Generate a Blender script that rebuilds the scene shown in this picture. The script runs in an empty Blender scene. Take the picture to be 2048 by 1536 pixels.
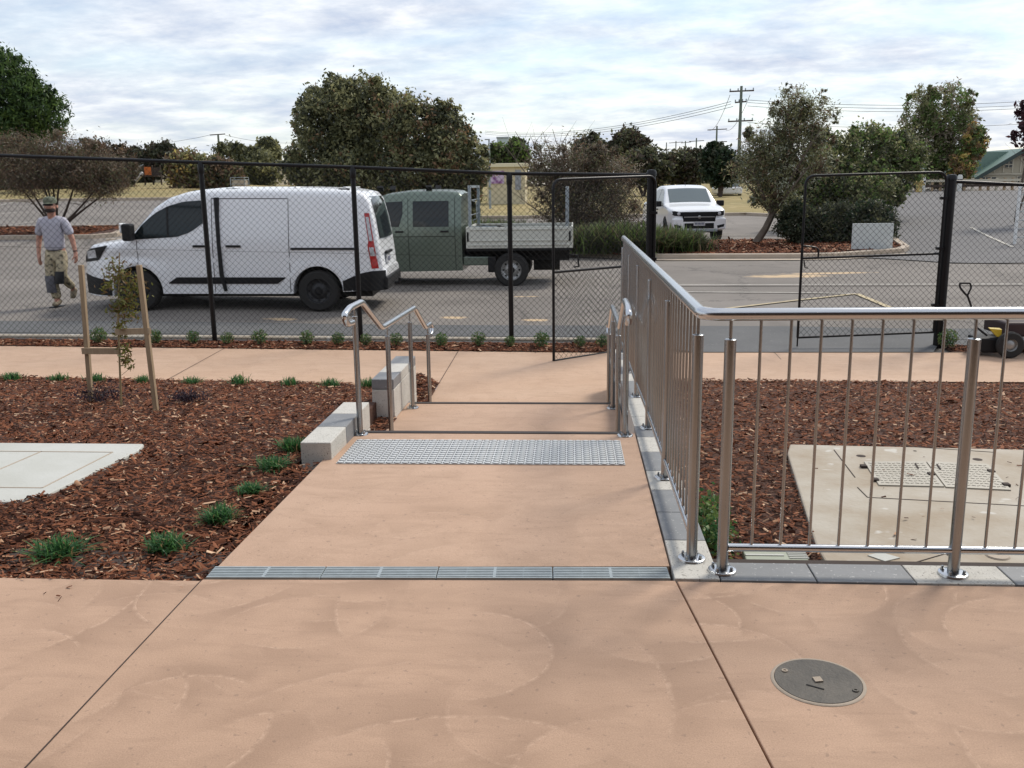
import bpy, math, random
import numpy as np
from mathutils import Vector, Matrix
random.seed(7); RNG = np.random.default_rng(7)
SC = bpy.context.scene; COL = SC.collection
rad = math.radians

# ------------------------------------------------------------------ camera
FPX, CX, CY, EYE = 1850.0, 1024.0, 768.0, 1.6
def _n(v): return Vector(v).normalized()
_Yc = _n((1150-CX, -(370-CY), -FPX)); _Zc = -_n((1140-CX, -(9400-CY), -FPX))
_Yc = (_Yc - _Zc*_Yc.dot(_Zc)).normalized(); _Xc = _Yc.cross(_Zc)
RW = Matrix((_Xc, _Yc, _Zc))                     # camera axes -> world axes
cam = bpy.data.cameras.new('camera'); co = bpy.data.objects.new('camera', cam); COL.objects.link(co)
cam.sensor_fit = 'HORIZONTAL'; cam.sensor_width = 36.0; cam.lens = FPX/2048*36
cam.clip_start = 0.05; cam.clip_end = 5000
co.matrix_world = Matrix.Translation((0, 0, EYE)) @ RW.to_4x4()
SC.camera = co
def at(px, py, Y):                               # the point at depth Y seen at a pixel of the survey photo
    d = RW @ Vector((px-CX, -(py-CY), -FPX)); t = Y/d.y
    return Vector((d.x*t, Y, EYE+d.z*t))

# ------------------------------------------------------------------ light
SUN_EL, SUN_AZ = 46, 42                           # azimuth from +Y towards +X
W = bpy.data.worlds.new('World'); SC.world = W; W.use_nodes = True
nt = W.node_tree; N = nt.nodes; L = nt.links; N.clear()
def nd(t, **k):
    n = N.new(t)
    for a, b in k.items(): setattr(n, a, b)
    return n
out = nd('ShaderNodeOutputWorld'); bg = nd('ShaderNodeBackground'); L.new(bg.outputs[0], out.inputs[0])
sky = nd('ShaderNodeTexSky', sky_type='NISHITA', sun_disc=False, sun_elevation=rad(SUN_EL), sun_rotation=rad(SUN_AZ), air_density=1.2, dust_density=.3)
tc = nd('ShaderNodeTexCoord'); sep = nd('ShaderNodeSeparateXYZ'); L.new(tc.outputs['Generated'], sep.inputs[0])
mx = nd('ShaderNodeMath', operation='MAXIMUM'); L.new(sep.outputs[2], mx.inputs[0]); mx.inputs[1].default_value = 0.0
ad = nd('ShaderNodeMath', operation='ADD'); L.new(mx.outputs[0], ad.inputs[0]); ad.inputs[1].default_value = 0.16
dx = nd('ShaderNodeMath', operation='DIVIDE'); L.new(sep.outputs[0], dx.inputs[0]); L.new(ad.outputs[0], dx.inputs[1])
dy = nd('ShaderNodeMath', operation='DIVIDE'); L.new(sep.outputs[1], dy.inputs[0]); L.new(ad.outputs[0], dy.inputs[1])
cb = nd('ShaderNodeCombineXYZ'); L.new(dx.outputs[0], cb.inputs[0]); L.new(dy.outputs[0], cb.inputs[1])
mp = nd('ShaderNodeMapping'); L.new(cb.outputs[0], mp.inputs[0]); mp.inputs['Rotation'].default_value = (0, 0, rad(12)); mp.inputs['Scale'].default_value = (0.95, 1.15, 1); mp.inputs['Location'].default_value = (3.1, 7.7, 0)
n1 = nd('ShaderNodeTexNoise'); n1.inputs['Scale'].default_value = 0.85; n1.inputs['Detail'].default_value = 9; n1.inputs['Roughness'].default_value = 0.55; n1.inputs['Distortion'].default_value = 0.35
n2 = nd('ShaderNodeTexNoise'); n2.inputs['Scale'].default_value = 3.6; n2.inputs['Detail'].default_value = 6; n2.inputs['Roughness'].default_value = 0.62; n2.inputs['Distortion'].default_value = 0.15
L.new(mp.outputs[0], n1.inputs[0]); L.new(mp.outputs[0], n2.inputs[0])
def ramp(src, stops):
    r = nd('ShaderNodeValToRGB'); L.new(src, r.inputs[0]); e = r.color_ramp.elements
    while len(e) < len(stops): e.new(0.5)
    for q, (p, c) in zip(e, stops): q.position = p; q.color = (*c, 1)
    return r
cover = ramp(n1.outputs['Fac'], [(0.32, (0.45,)*3), (0.50, (0.85,)*3), (0.62, (1, 1, 1))])
lum = ramp(n2.outputs['Fac'], [(0.32, (3.4, 3.9, 4.95)), (0.48, (4.6, 4.9, 5.55)), (0.66, (6.3, 6.4, 6.6))])
mixc = nd('ShaderNodeMix', data_type='RGBA'); L.new(cover.outputs[0], mixc.inputs[0]); L.new(sky.outputs[0], mixc.inputs[6]); L.new(lum.outputs[0], mixc.inputs[7])
L.new(mixc.outputs[2], bg.inputs[0]); bg.inputs[1].default_value = 0.112
sl = bpy.data.lights.new('sun', 'SUN'); sl.energy = 1.9; sl.angle = rad(14); sl.color = (1, 0.93, 0.82)
so = bpy.data.objects.new('sun', sl); COL.objects.link(so)
sd = Vector((math.sin(rad(SUN_AZ))*math.cos(rad(SUN_EL)), math.cos(rad(SUN_AZ))*math.cos(rad(SUN_EL)), math.sin(rad(SUN_EL))))
so.rotation_euler = sd.to_track_quat('Z', 'Y').to_euler()
SC.view_settings.view_transform = 'Standard'; SC.view_settings.look = 'None'; SC.view_settings.gamma = 1; SC.view_settings.exposure = 0.56
SC.render.engine = 'CYCLES'; SC.cycles.caustics_reflective = False; SC.cycles.caustics_refractive = False

# ------------------------------------------------------------------ helpers
class MB:
    def __init__(s): s.v = []; s.f = []; s.m = []
    def add(s, vs, fs, m=0):
        b = len(s.v); s.v += [tuple(v) for v in vs]; s.f += [tuple(b+i for i in f) for f in fs]; s.m += [m]*len(fs); return s
    def box(s, x0, x1, y0, y1, z0, z1, m=0):
        vs = [(x, y, z) for z in (z0, z1) for y in (y0, y1) for x in (x0, x1)]
        return s.add(vs, [(0, 2, 3, 1), (4, 5, 7, 6), (0, 1, 5, 4), (2, 6, 7, 3), (0, 4, 6, 2), (1, 3, 7, 5)], m)
    def obox(s, a, b, w, h, m=0, up=Vector((0, 0, 1))):        # bar from a to b, rectangular section
        a = Vector(a); b = Vector(b); d = (b-a).normalized(); r = d.cross(up)
        r = r.normalized() if r.length > 1e-4 else Vector((1, 0, 0)); u = r.cross(d)
        vs = [p+r*i*w/2+u*j*h/2 for p in (a, b) for j in (-1, 1) for i in (-1, 1)]
        return s.add(vs, [(0, 2, 3, 1), (4, 5, 7, 6), (0, 1, 5, 4), (2, 6, 7, 3), (0, 4, 6, 2), (1, 3, 7, 5)], m)
    def tube(s, pts, r, n=8, m=0, cap=True):
        pts = [Vector(p) for p in pts]; rs = r if isinstance(r, (list, tuple)) else [r]*len(pts)
        rings = []; prev = None
        for i, p in enumerate(pts):
            d = (pts[min(i+1, len(pts)-1)]-pts[max(i-1, 0)]).normalized()
            if prev is None:
                a = d.orthogonal().normalized()
            else:
                a = prev-d*prev.dot(d); a = a.normalized() if a.length > 1e-5 else d.orthogonal().normalized()
            prev = a; b = d.cross(a)
            rings.append([p+(a*math.cos(2*math.pi*k/n)+b*math.sin(2*math.pi*k/n))*rs[i] for k in range(n)])
        vs = [v for q in rings for v in q]; fs = []
        for i in range(len(pts)-1):
            for k in range(n):
                fs.append((i*n+k, i*n+(k+1) % n, (i+1)*n+(k+1) % n, (i+1)*n+k))
        if cap: fs += [tuple(range(n))[::-1], tuple((len(pts)-1)*n+k for k in range(n))]
        return s.add(vs, fs, m)
    def lathe(s, prof, c, axis='z', n=24, m=0):
        c = Vector(c); vs = []; fs = []
        for r, h in prof:
            for k in range(n):
                a = 2*math.pi*k/n; q = (r*math.cos(a), r*math.sin(a), h)
                if axis == 'y': q = (q[0], h, q[1])
                if axis == 'x': q = (h, q[0], q[1])
                vs.append(c+Vector(q))
        for i in range(len(prof)-1):
            for k in range(n): fs.append((i*n+k, i*n+(k+1) % n, (i+1)*n+(k+1) % n, (i+1)*n+k))
        return s.add(vs, fs, m)
    def prism(s, poly, z0, z1, m=0):
        n = len(poly); vs = [(x, y, z0) for x, y in poly]+[(x, y, z1) for x, y in poly]
        return s.add(vs, [tuple(range(n))[::-1], tuple(range(n, 2*n))]+[(i, (i+1) % n, n+(i+1) % n, n+i) for i in range(n)], m)
    def build(s, name, mats, parent=None, smooth=False, bevel=0, loc=None, **tags):
        me = bpy.data.meshes.new(name); me.from_pydata(s.v, [], s.f)
        for q in (mats if isinstance(mats, (list, tuple)) else [mats]): me.materials.append(q)
        if any(s.m): me.polygons.foreach_set('material_index', s.m)
        if smooth: me.polygons.foreach_set('use_smooth', [True]*len(s.f)); me.set_sharp_from_angle(angle=rad(40))
        o = bpy.data.objects.new(name, me); COL.objects.link(o)
        if parent: o.parent = parent
        if loc: o.location = loc
        if bevel:
            b = o.modifiers.new('bevel', 'BEVEL'); b.width = bevel; b.segments = 2; b.limit_method = 'ANGLE'
        tag(o, **tags); return o
def tag(o, label=None, cat=None, group=None, kind=None):
    if label: o['label'] = label
    if cat: o['category'] = cat
    if group: o['group'] = group
    if kind: o['kind'] = kind
    return o
def thing(name, label, cat, loc=(0, 0, 0), rz=0, group=None):
    o = bpy.data.objects.new(name, None); COL.objects.link(o); o.location = loc; o.rotation_euler = (0, 0, rz); o.empty_display_size = .1
    return tag(o, label, cat, group)
def dup(root, loc, rz=0, label=None, scale=None):
    r = root.copy(); COL.objects.link(r); r.location = loc; r.rotation_euler = (0, 0, rz)
    if scale: r.scale = (scale,)*3
    if label: r['label'] = label
    for ch in list(root.children):
        c = ch.copy(); COL.objects.link(c); c.parent = r
        for g in list(ch.children):
            e = g.copy(); COL.objects.link(e); e.parent = c
    return r
def fast(name, V, F, mats, mi=None, parent=None, **tags):      # numpy arrays, equal-sized faces
    me = bpy.data.meshes.new(name); k = F.shape[1]
    me.vertices.add(len(V)); me.vertices.foreach_set('co', V.astype(np.float32).ravel())
    me.loops.add(F.size); me.loops.foreach_set('vertex_index', F.astype(np.int32).ravel())
    me.polygons.add(len(F)); me.polygons.foreach_set('loop_start', np.arange(0, F.size, k, dtype=np.int32)); me.polygons.foreach_set('loop_total', np.full(len(F), k, dtype=np.int32))
    for q in (mats if isinstance(mats, (list, tuple)) else [mats]): me.materials.append(q)
    if mi is not None: me.polygons.foreach_set('material_index', mi.astype(np.int32))
    me.update(calc_edges=True); me.validate()
    o = bpy.data.objects.new(name, me); COL.objects.link(o)
    if parent: o.parent = parent
    return tag(o, **tags)

# ------------------------------------------------------------------ materials
def newmat(name):
    m = bpy.data.materials.new(name); m.use_nodes = True; t = m.node_tree
    return m, t, t.nodes, t.links, t.nodes['Principled BSDF']
def pm(name, c1, c2=None, scale=4., rough=.6, metal=0., bump=0., bscale=60., speck=None, spscale=90., sth=.62, island=False, detail=5, spec=None, coat=0, stretch=None, trans=0):
    m, t, n, l, b = newmat(name)
    b.inputs['Roughness'].default_value = rough; b.inputs['Metallic'].default_value = metal; b.inputs['Base Color'].default_value = (*c1, 1)
    if spec is not None: b.inputs['Specular IOR Level'].default_value = spec
    if coat: b.inputs['Coat Weight'].default_value = coat; b.inputs['Coat Roughness'].default_value = .08
    tcn = n.new('ShaderNodeTexCoord'); src = tcn.outputs['Object']
    if stretch:
        mpn = n.new('ShaderNodeMapping'); mpn.inputs['Scale'].default_value = stretch; l.new(src, mpn.inputs[0]); src = mpn.outputs[0]
    if c2:
        if island:
            g = n.new('ShaderNodeNewGeometry'); fac = g.outputs['Random Per Island']
        else:
            q = n.new('ShaderNodeTexNoise'); q.inputs['Scale'].default_value = scale; q.inputs['Detail'].default_value = detail; q.inputs['Roughness'].default_value = .6; l.new(src, q.inputs[0])
            r = n.new('ShaderNodeMapRange'); r.inputs[1].default_value = .3; r.inputs[2].default_value = .7; l.new(q.outputs['Fac'], r.inputs[0]); fac = r.outputs[0]
        mxn = n.new('ShaderNodeMix'); mxn.data_type = 'RGBA'; l.new(fac, mxn.inputs[0]); mxn.inputs[6].default_value = (*c1, 1); mxn.inputs[7].default_value = (*c2, 1)
        colr = mxn.outputs[2]
    else:
        rg = n.new('ShaderNodeRGB'); rg.outputs[0].default_value = (*c1, 1); colr = rg.outputs[0]
    if speck:
        q = n.new('ShaderNodeTexNoise'); q.inputs['Scale'].default_value = spscale; q.inputs['Detail'].default_value = 2; l.new(src, q.inputs[0])
        r = n.new('ShaderNodeMapRange'); r.inputs[1].default_value = sth; r.inputs[2].default_value = sth+.05; l.new(q.outputs['Fac'], r.inputs[0])
        m2 = n.new('ShaderNodeMix'); m2.data_type = 'RGBA'; l.new(r.outputs[0], m2.inputs[0]); l.new(colr, m2.inputs[6]); m2.inputs[7].default_value = (*speck, 1); colr = m2.outputs[2]
    l.new(colr, b.inputs['Base Color'])
    if bump:
        q = n.new('ShaderNodeTexNoise'); q.inputs['Scale'].default_value = bscale; q.inputs['Detail'].default_value = 4; l.new(src, q.inputs[0])
        bp = n.new('ShaderNodeBump'); bp.inputs['Strength'].default_value = bump; bp.inputs['Distance'].default_value = .01; l.new(q.outputs['Fac'], bp.inputs['Height']); l.new(bp.outputs[0], b.inputs['Normal'])
    if trans:
        tr = n.new('ShaderNodeBsdfTranslucent'); l.new(colr, tr.inputs[0]); ms = n.new('ShaderNodeMixShader'); ms.inputs[0].default_value = trans
        l.new(b.outputs[0], ms.inputs[1]); l.new(tr.outputs[0], ms.inputs[2]); l.new(ms.outputs[0], n['Material Output'].inputs[0])
    return m
def leafmat(name, a, b, rough=.5):
    a = tuple(min(.6, q*2.5) for q in a); b = tuple(min(.6, q*2.4) for q in b)
    return pm(name, a, b, island=True, rough=rough, spec=.3, trans=.4)

def concrete_pink(name, ca, cbb, cc, arcs=1.0):
    m, t, n, l, b = newmat(name); b.inputs['Roughness'].default_value = .75; b.inputs['Specular IOR Level'].default_value = .35
    g = n.new('ShaderNodeNewGeometry'); P = g.outputs['Position']
    def noise(sc, det=6, ro=.6, dist=0, src=P):
        q = n.new('ShaderNodeTexNoise'); q.inputs['Scale'].default_value = sc; q.inputs['Detail'].default_value = det; q.inputs['Roughness'].default_value = ro; q.inputs['Distortion'].default_value = dist; l.new(src, q.inputs[0]); return q.outputs['Fac']
    def mr(src, a, bb, c=0, d=1):
        r = n.new('ShaderNodeMapRange'); r.inputs[1].default_value = a; r.inputs[2].default_value = bb; r.inputs[3].default_value = c; r.inputs[4].default_value = d; l.new(src, r.inputs[0]); return r.outputs[0]
    def mix(f, a, c, bt='MIX'):
        q = n.new('ShaderNodeMix'); q.data_type = 'RGBA'; q.blend_type = bt
        if isinstance(f, float): q.inputs[0].default_value = f
        else: l.new(f, q.inputs[0])
        for i, v in ((6, a), (7, c)):
            if isinstance(v, tuple): q.inputs[i].default_value = (*v, 1)
            else: l.new(v, q.inputs[i])
        return q.outputs[2]
    def math_(op, a, c):
        q = n.new('ShaderNodeMath'); q.operation = op
        for i, v in enumerate((a, c)):
            if isinstance(v, (int, float)): q.inputs[i].default_value = v
            else: l.new(v, q.inputs[i])
        return q.outputs[0]
    mpn = n.new('ShaderNodeMapping'); mpn.inputs['Scale'].default_value = (1, 2.6, 1); l.new(P, mpn.inputs[0])
    col = mix(mr(noise(.9, 5, .6, .4), .35, .65), ca, cbb)
    col = mix(math_('MULTIPLY', mr(noise(2.3, 6, .65, 1.2, mpn.outputs[0]), .45, .72), .65), col, cc)
    # trowel sweeps: rings round scattered centres, broken up by noise
    lines = None
    for sc, k, off in ((.95, 3.4, 0.), (1.15, 2.7, 5.3), (.7, 4.1, 9.1), (.85, 3.0, 14.7), (1.3, 2.4, 21.3)):
        mo = n.new('ShaderNodeMapping'); mo.inputs['Location'].default_value = (off, off*1.7, 0); mo.inputs['Scale'].default_value = (1, 1, 0); l.new(P, mo.inputs[0])
        vo = n.new('ShaderNodeTexVoronoi'); vo.voronoi_dimensions = '2D'; vo.inputs['Scale'].default_value = sc; l.new(mo.outputs[0], vo.inputs[0])
        wob = math_('MULTIPLY', noise(6., 2), .03)
        fr = n.new('ShaderNodeMath'); fr.operation = 'FRACT'; l.new(math_('MULTIPLY', math_('ADD', vo.outputs['Distance'], wob), k), fr.inputs[0])
        v2 = n.new('ShaderNodeTexVoronoi'); v2.voronoi_dimensions = '2D'; v2.feature = 'F2'; v2.inputs['Scale'].default_value = sc; l.new(mo.outputs[0], v2.inputs[0])
        far_ = math_('MULTIPLY', mr(vo.outputs['Distance'], .20, .34), mr(math_('SUBTRACT', v2.outputs['Distance'], vo.outputs['Distance']), .03, .30))
        brk = math_('MULTIPLY', mr(noise(1.1+sc, 2, .5, 0, mo.outputs[0]), .44, .56), far_)
        v = math_('MULTIPLY', mr(fr.outputs[0], 0, .055, 1, 0), math_('MULTIPLY', brk, mr(noise(25, 3, .7), .35, .6)))
        lines = v if lines is None else math_('MAXIMUM', lines, v)
        col = mix(math_('MULTIPLY', math_('MULTIPLY', mr(fr.outputs[0], 0, .7, 1, 0), brk), .6*arcs), col, (cc[0]*.84, cc[1]*.82, cc[2]*.80))
    col = mix(math_('MULTIPLY', lines, .65*arcs), col, (min(1, ca[0]*1.3), ca[1]*1.36, ca[2]*1.4))
    scuff = n.new('ShaderNodeMapping'); scuff.inputs['Scale'].default_value = (1.2, 9, 1); scuff.inputs['Rotation'].default_value = (0, 0, .3); l.new(P, scuff.inputs[0])
    col = mix(math_('MULTIPLY', mr(noise(2.2, 5, .65, .5, scuff.outputs[0]), .56, .74), .30), col, (cc[0]*.72, cc[1]*.7, cc[2]*.68))
    col = mix(math_('MULTIPLY', mr(noise(.55, 4, .5, .3), .5, .68), .35), col, (cc[0]*.80, cc[1]*.80, cc[2]*.78))
    col = mix(math_('MULTIPLY', mr(noise(190, 3, .8), .36, .70), .45), col, (cc[0]*.55, cc[1]*.5, cc[2]*.48))
    col = mix(math_('MULTIPLY', mr(noise(38, 2, .5), .66, .72), .35), col, (.16, .11, .085))
    l.new(col, b.inputs['Base Color'])
    bp = n.new('ShaderNodeBump'); bp.inputs['Strength'].default_value = .35; bp.inputs['Distance'].default_value = .003
    hh = math_('ADD', noise(170, 4, .7), math_('MULTIPLY', noise(9, 4, .6, .6), 1.2)); l.new(math_('ADD', hh, math_('MULTIPLY', lines, .7)), bp.inputs['Height']); l.new(bp.outputs[0], b.inputs['Normal'])
    return m

M = {}
M['pink'] = concrete_pink('pink concrete', (.60, .40, .28), (.545, .36, .247), (.44, .29, .20))
M['pinkwalk'] = concrete_pink('tan concrete', (.61, .415, .295), (.55, .365, .255), (.45, .30, .205), .45)
M['peach'] = concrete_pink('peach concrete', (.63, .44, .31), (.58, .39, .265), (.50, .33, .22), .3)
M['steel'] = pm('brushed steel', (.40, .415, .425), (.325, .335, .345), scale=6, rough=.27, metal=1, stretch=(1, 1, .3), bump=.05, bscale=200)
M['steelr'] = pm('rail steel', (.60, .61, .62), rough=.24, metal=1)
M['gran'] = pm('grey honed block', (.20, .205, .21), (.235, .24, .245), scale=9, rough=.55, speck=(.45, .45, .44), spscale=70, sth=.66, bump=.1)
M['cream'] = pm('cream shot block', (.52, .50, .45), (.60, .575, .52), scale=14, rough=.8, speck=(.22, .2, .17), spscale=110, sth=.63, bump=.35, bscale=120)
M['nose'] = pm('stair nosing rubber', (.03, .022, .02), rough=.7)
M['tact'] = pm('tactile aluminium', (.66, .67, .66), (.58, .59, .58), scale=8, rough=.45, metal=.25)
M['tactshade'] = pm('tactile stud shadow', (.045, .048, .055), rough=.6, metal=0)  # dark colour standing in for the shadow round each stud
M['grate'] = pm('galvanised grate', (.42, .47, .48), (.33, .37, .38), scale=20, rough=.5, metal=.35)
M['dark'] = pm('dark void', (.012, .012, .012), rough=.9)
M['joint'] = pm('joint filler', (.05, .035, .028), rough=.9)
M['soil'] = pm('mulch bed soil', (.05, .020, .011), (.10, .042, .023), scale=30, rough=.95, bump=1., bscale=45)
M['chipa'] = pm('bark chip red brown', (.15, .052, .025), (.28, .108, .054), island=True, rough=.85, spec=.2)
M['chipb'] = pm('bark chip dark', (.032, .012, .007), (.085, .032, .018), island=True, rough=.9, spec=.2)
M['chipc'] = pm('wood chip tan', (.38, .19, .10), (.68, .47, .31), island=True, rough=.8, spec=.2)
M['asph'] = pm('weathered asphalt', (.150, .132, .115), (.225, .200, .175), scale=.35, rough=.88, speck=(.34, .30, .26), spscale=55, sth=.68, bump=.4, bscale=90)
def addsand(m, spots):
    t = m.node_tree; n = t.nodes; l = t.links; b = n['Principled BSDF']; src = b.inputs['Base Color'].links[0].from_socket; g = n.new('ShaderNodeNewGeometry')
    q = n.new('ShaderNodeTexNoise'); q.inputs['Scale'].default_value = 3.5; q.inputs['Detail'].default_value = 7; q.inputs['Roughness'].default_value = .7; l.new(g.outputs['Position'], q.inputs[0]); tot = None
    for x, y, rx, ry in spots:
        mp = n.new('ShaderNodeMapping'); mp.vector_type = 'TEXTURE'; mp.inputs['Location'].default_value = (x, y, 0); mp.inputs['Scale'].default_value = (rx, ry, 1e4); l.new(g.outputs['Position'], mp.inputs[0])
        ln = n.new('ShaderNodeVectorMath'); ln.operation = 'LENGTH'; l.new(mp.outputs[0], ln.inputs[0]); r = n.new('ShaderNodeMapRange'); r.inputs[1].default_value = 1.3; r.inputs[2].default_value = .2; l.new(ln.outputs['Value'], r.inputs[0])
        if tot is None: tot = r.outputs[0]
        else: a = n.new('ShaderNodeMath'); a.operation = 'MAXIMUM'; l.new(tot, a.inputs[0]); l.new(r.outputs[0], a.inputs[1]); tot = a.outputs[0]
    a = n.new('ShaderNodeMath'); a.operation = 'MULTIPLY'; l.new(tot, a.inputs[0]); l.new(q.outputs['Fac'], a.inputs[1])
    r = n.new('ShaderNodeMapRange'); r.inputs[1].default_value = .24; r.inputs[2].default_value = .42; r.inputs[4].default_value = .9; l.new(a.outputs[0], r.inputs[0])
    mx = n.new('ShaderNodeMix'); mx.data_type = 'RGBA'; l.new(r.outputs[0], mx.inputs[0]); 
    vo = n.new('ShaderNodeTexVoronoi'); vo.feature = 'DISTANCE_TO_EDGE'; vo.inputs['Scale'].default_value = .22; wv = n.new('ShaderNodeVectorMath'); wv.operation = 'MULTIPLY_ADD'; l.new(q.outputs['Color'], wv.inputs[0]); wv.inputs[1].default_value = (1.1, 1.1, 0); l.new(g.outputs['Position'], wv.inputs[2]); l.new(wv.outputs[0], vo.inputs[0])
    cr = n.new('ShaderNodeMapRange'); cr.inputs[1].default_value = .003; cr.inputs[2].default_value = .009; cr.inputs[3].default_value = .55; cr.inputs[4].default_value = 0; l.new(vo.outputs['Distance'], cr.inputs[0])
    st = n.new('ShaderNodeTexNoise'); st.inputs['Scale'].default_value = .75; st.inputs['Detail'].default_value = 6; l.new(g.outputs['Position'], st.inputs[0]); sr = n.new('ShaderNodeMapRange'); sr.inputs[1].default_value = .56; sr.inputs[2].default_value = .70; sr.inputs[4].default_value = .35; l.new(st.outputs['Fac'], sr.inputs[0])
    mm = n.new('ShaderNodeMath'); mm.operation = 'MAXIMUM'; l.new(cr.outputs[0], mm.inputs[0]); l.new(sr.outputs[0], mm.inputs[1])
    dk_ = n.new('ShaderNodeMix'); dk_.data_type = 'RGBA'; l.new(mm.outputs[0], dk_.inputs[0]); l.new(src, dk_.inputs[6]); dk_.inputs[7].default_value = (.06, .052, .046, 1)
    l.new(dk_.outputs[2], mx.inputs[6]); mx.inputs[7].default_value = (.58, .42, .25, 1); l.new(mx.outputs[2], b.inputs['Base Color'])
addsand(M['asph'], [(4.6, 20.4, 1.3, .5), (5.6, 20.9, 1.4, .3), (-1.9, 14.4, .35, .2), (-4.6, 14.0, .4, .2), (-.6, 14.2, .3, .15), (-.9, 17.0, .35, .15)])
M['asphn'] = pm('new asphalt band', (.085, .087, .088), (.12, .12, .12), scale=1.2, rough=.85, speck=(.24, .235, .22), spscale=40, sth=.67, bump=.5, bscale=80)
M['asphh'] = pm('hill asphalt', (.125, .12, .118), (.155, .148, .145), scale=.3, rough=.9, speck=(.22, .21, .2), spscale=40, sth=.68, bump=.3)
M['kerb'] = pm('kerb concrete', (.40, .33, .25), (.47, .39, .31), scale=3, rough=.85, bump=.2)
M['line'] = pm('worn white paint', (.55, .52, .46), (.27, .25, .22), scale=9, rough=.8)
M['liney'] = pm('worn yellow paint', (.56, .46, .27), (.34, .28, .19), scale=7, rough=.8)
M['sand'] = pm('spilt sand', (.58, .42, .24), (.38, .29, .19), scale=2.5, rough=.95)
M['grass'] = pm('dry grass', (.30, .225, .085), (.20, .17, .06), scale=.15, rough=.95, bump=.5, bscale=8, speck=(.36, .28, .13), spscale=1.2, sth=.58)
M['slab'] = pm('pale grey concrete', (.48, .48, .43), (.56, .56, .52), scale=2.2, rough=.8, bump=.15, bscale=50)
M['slabr'] = pm('stained concrete', (.33, .26, .18), (.47, .43, .36), scale=2.4, rough=.75, bump=.25, bscale=40, speck=(.53, .50, .44), spscale=6, sth=.66, detail=9)
M['lid'] = pm('pit lid steel', (.44, .41, .35), (.36, .33, .27), scale=3, rough=.6, metal=.15)
M['lidg'] = pm('green grey lid', (.31, .34, .26), (.38, .40, .31), scale=6, rough=.6)
M['manh'] = pm('manhole iron', (.085, .078, .068), (.135, .12, .10), scale=9, rough=.65, metal=.2, bump=.3, bscale=80)
M['black'] = pm('black powder coat', (.006, .0055, .006), rough=.4, spec=.3)
M['wire'] = pm('black mesh wire', (.008, .008, .008), rough=.7, spec=.15)
M['white'] = pm('white van paint', (.86, .87, .88), rough=.3, coat=.6)
M['whiteu'] = pm('white ute paint', (.86, .87, .88), rough=.28, coat=.6)
M['green'] = pm('sage green metallic paint', (.145, .185, .15), (.16, .20, .165), scale=2, rough=.33, metal=.45, coat=.3)
M['greenl'] = pm('sage green sky reflection', (.25, .295, .262), rough=.32, coat=.4)  # lighter copy of the cab green with sky reflection in the colour; unused
M['glass'] = pm('car glass', (.010, .015, .016), rough=.07, spec=.45)
M['glassl'] = pm('car windscreen', (.11, .14, .145), rough=.08, spec=.9)
M['plast'] = pm('black plastic', (.009, .009, .010), rough=.55, spec=.3)
M['tyre'] = pm('tyre rubber', (.02, .019, .018), rough=.85, bump=.2)
M['rimd'] = pm('dark steel rim', (.03, .03, .032), rough=.5, metal=.3)
M['rims'] = pm('silver steel rim', (.34, .34, .33), rough=.4, metal=.6)
M['alu'] = pm('cream tray panel', (.62, .62, .55), (.53, .53, .47), scale=3, rough=.5)
M['galv'] = pm('galvanised steel', (.36, .40, .42), (.28, .32, .34), scale=9, rough=.5, metal=.5)
M['red'] = pm('red lens', (.45, .012, .012), rough=.2, coat=.5)
M['clear'] = pm('clear lens', (.55, .56, .58), rough=.15, coat=.5)
M['plate'] = pm('number plate', (.62, .62, .62), rough=.5)
M['ink'] = pm('plate ink', (.08, .09, .16), rough=.6)
M['pine'] = pm('stake timber', (.40, .30, .19), (.30, .21, .125), scale=5, rough=.8, stretch=(12, 12, 1))
M['bark'] = pm('tree bark', (.10, .075, .055), (.17, .135, .105), scale=8, rough=.9, bump=.5, bscale=30)
M['barkd'] = pm('dark bark', (.05, .036, .028), (.085, .062, .048), scale=8, rough=.9, bump=.5, bscale=30)

# ------------------------------------------------------------------ levels
def zp(X, Y): return -.5-.02*(X+.85)+.03*(Y-12.35)            # lower cross path
def lerp(x, pts):
    if x <= pts[0][0]: return pts[0][1]
    for (a, b), (c, d) in zip(pts, pts[1:]):
        if x <= c: return b+(d-b)*(x-a)/(c-a)
    return pts[-1][1]
def sstep(a, b, x):
    t = max(0, min(1, (x-a)/(b-a))); return t*t*(3-2*t)
PL = [(15, -.31), (22, -.16), (29, .1), (33, .25), (50, 1.1), (90, 2.25), (200, 3), (400, 3)]
PC = [(15, -.4), (19, -.4), (24.5, -.36), (31, -.29), (45, 0), (120, 1.25), (400, 1.6)]
PR = [(15, -.45), (25, -.3), (30, -.15), (55, .89), (60, .98), (120, 1.3), (400, 1.6)]
def tz(X, Y):
    if Y <= 12.6: return zp(X, Y)-.02
    u = X/Y; Yc = max(Y, 15)
    a, b, c = lerp(Yc, PL), lerp(Yc, PC), lerp(Yc, PR)
    k = 1-sstep(-.45, -.15, u); r = sstep(.22, .36, u)
    z = b*(1-k)+a*k; z = z*(1-r)+c*r
    if Y < 15:
        t = (Y-12.6)/2.4; z = (zp(X, 12.6)-.02)*(1-t)+z*t
    return z
def walkz(Y): return -.0 if Y < 3.7 else -.05*(Y-3.7)/2.5
def bedl(X, Y):                                                # left mulch bed
    z = lerp(Y, [(3.4, -.035), (5, -.05), (5.6, -.065), (8, -.29), (9.95, zp(-3, 9.95)-.0)])
    return z-.02*(X+3)*sstep(7, 10, Y)
def bedr(X, Y):
    return lerp(Y, [(3.7, -.17), (6.2, -.19), (7.5, -.30), (10.6, -.60)])-.02*(X-1.5)*sstep(8, 10.6, Y)

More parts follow.
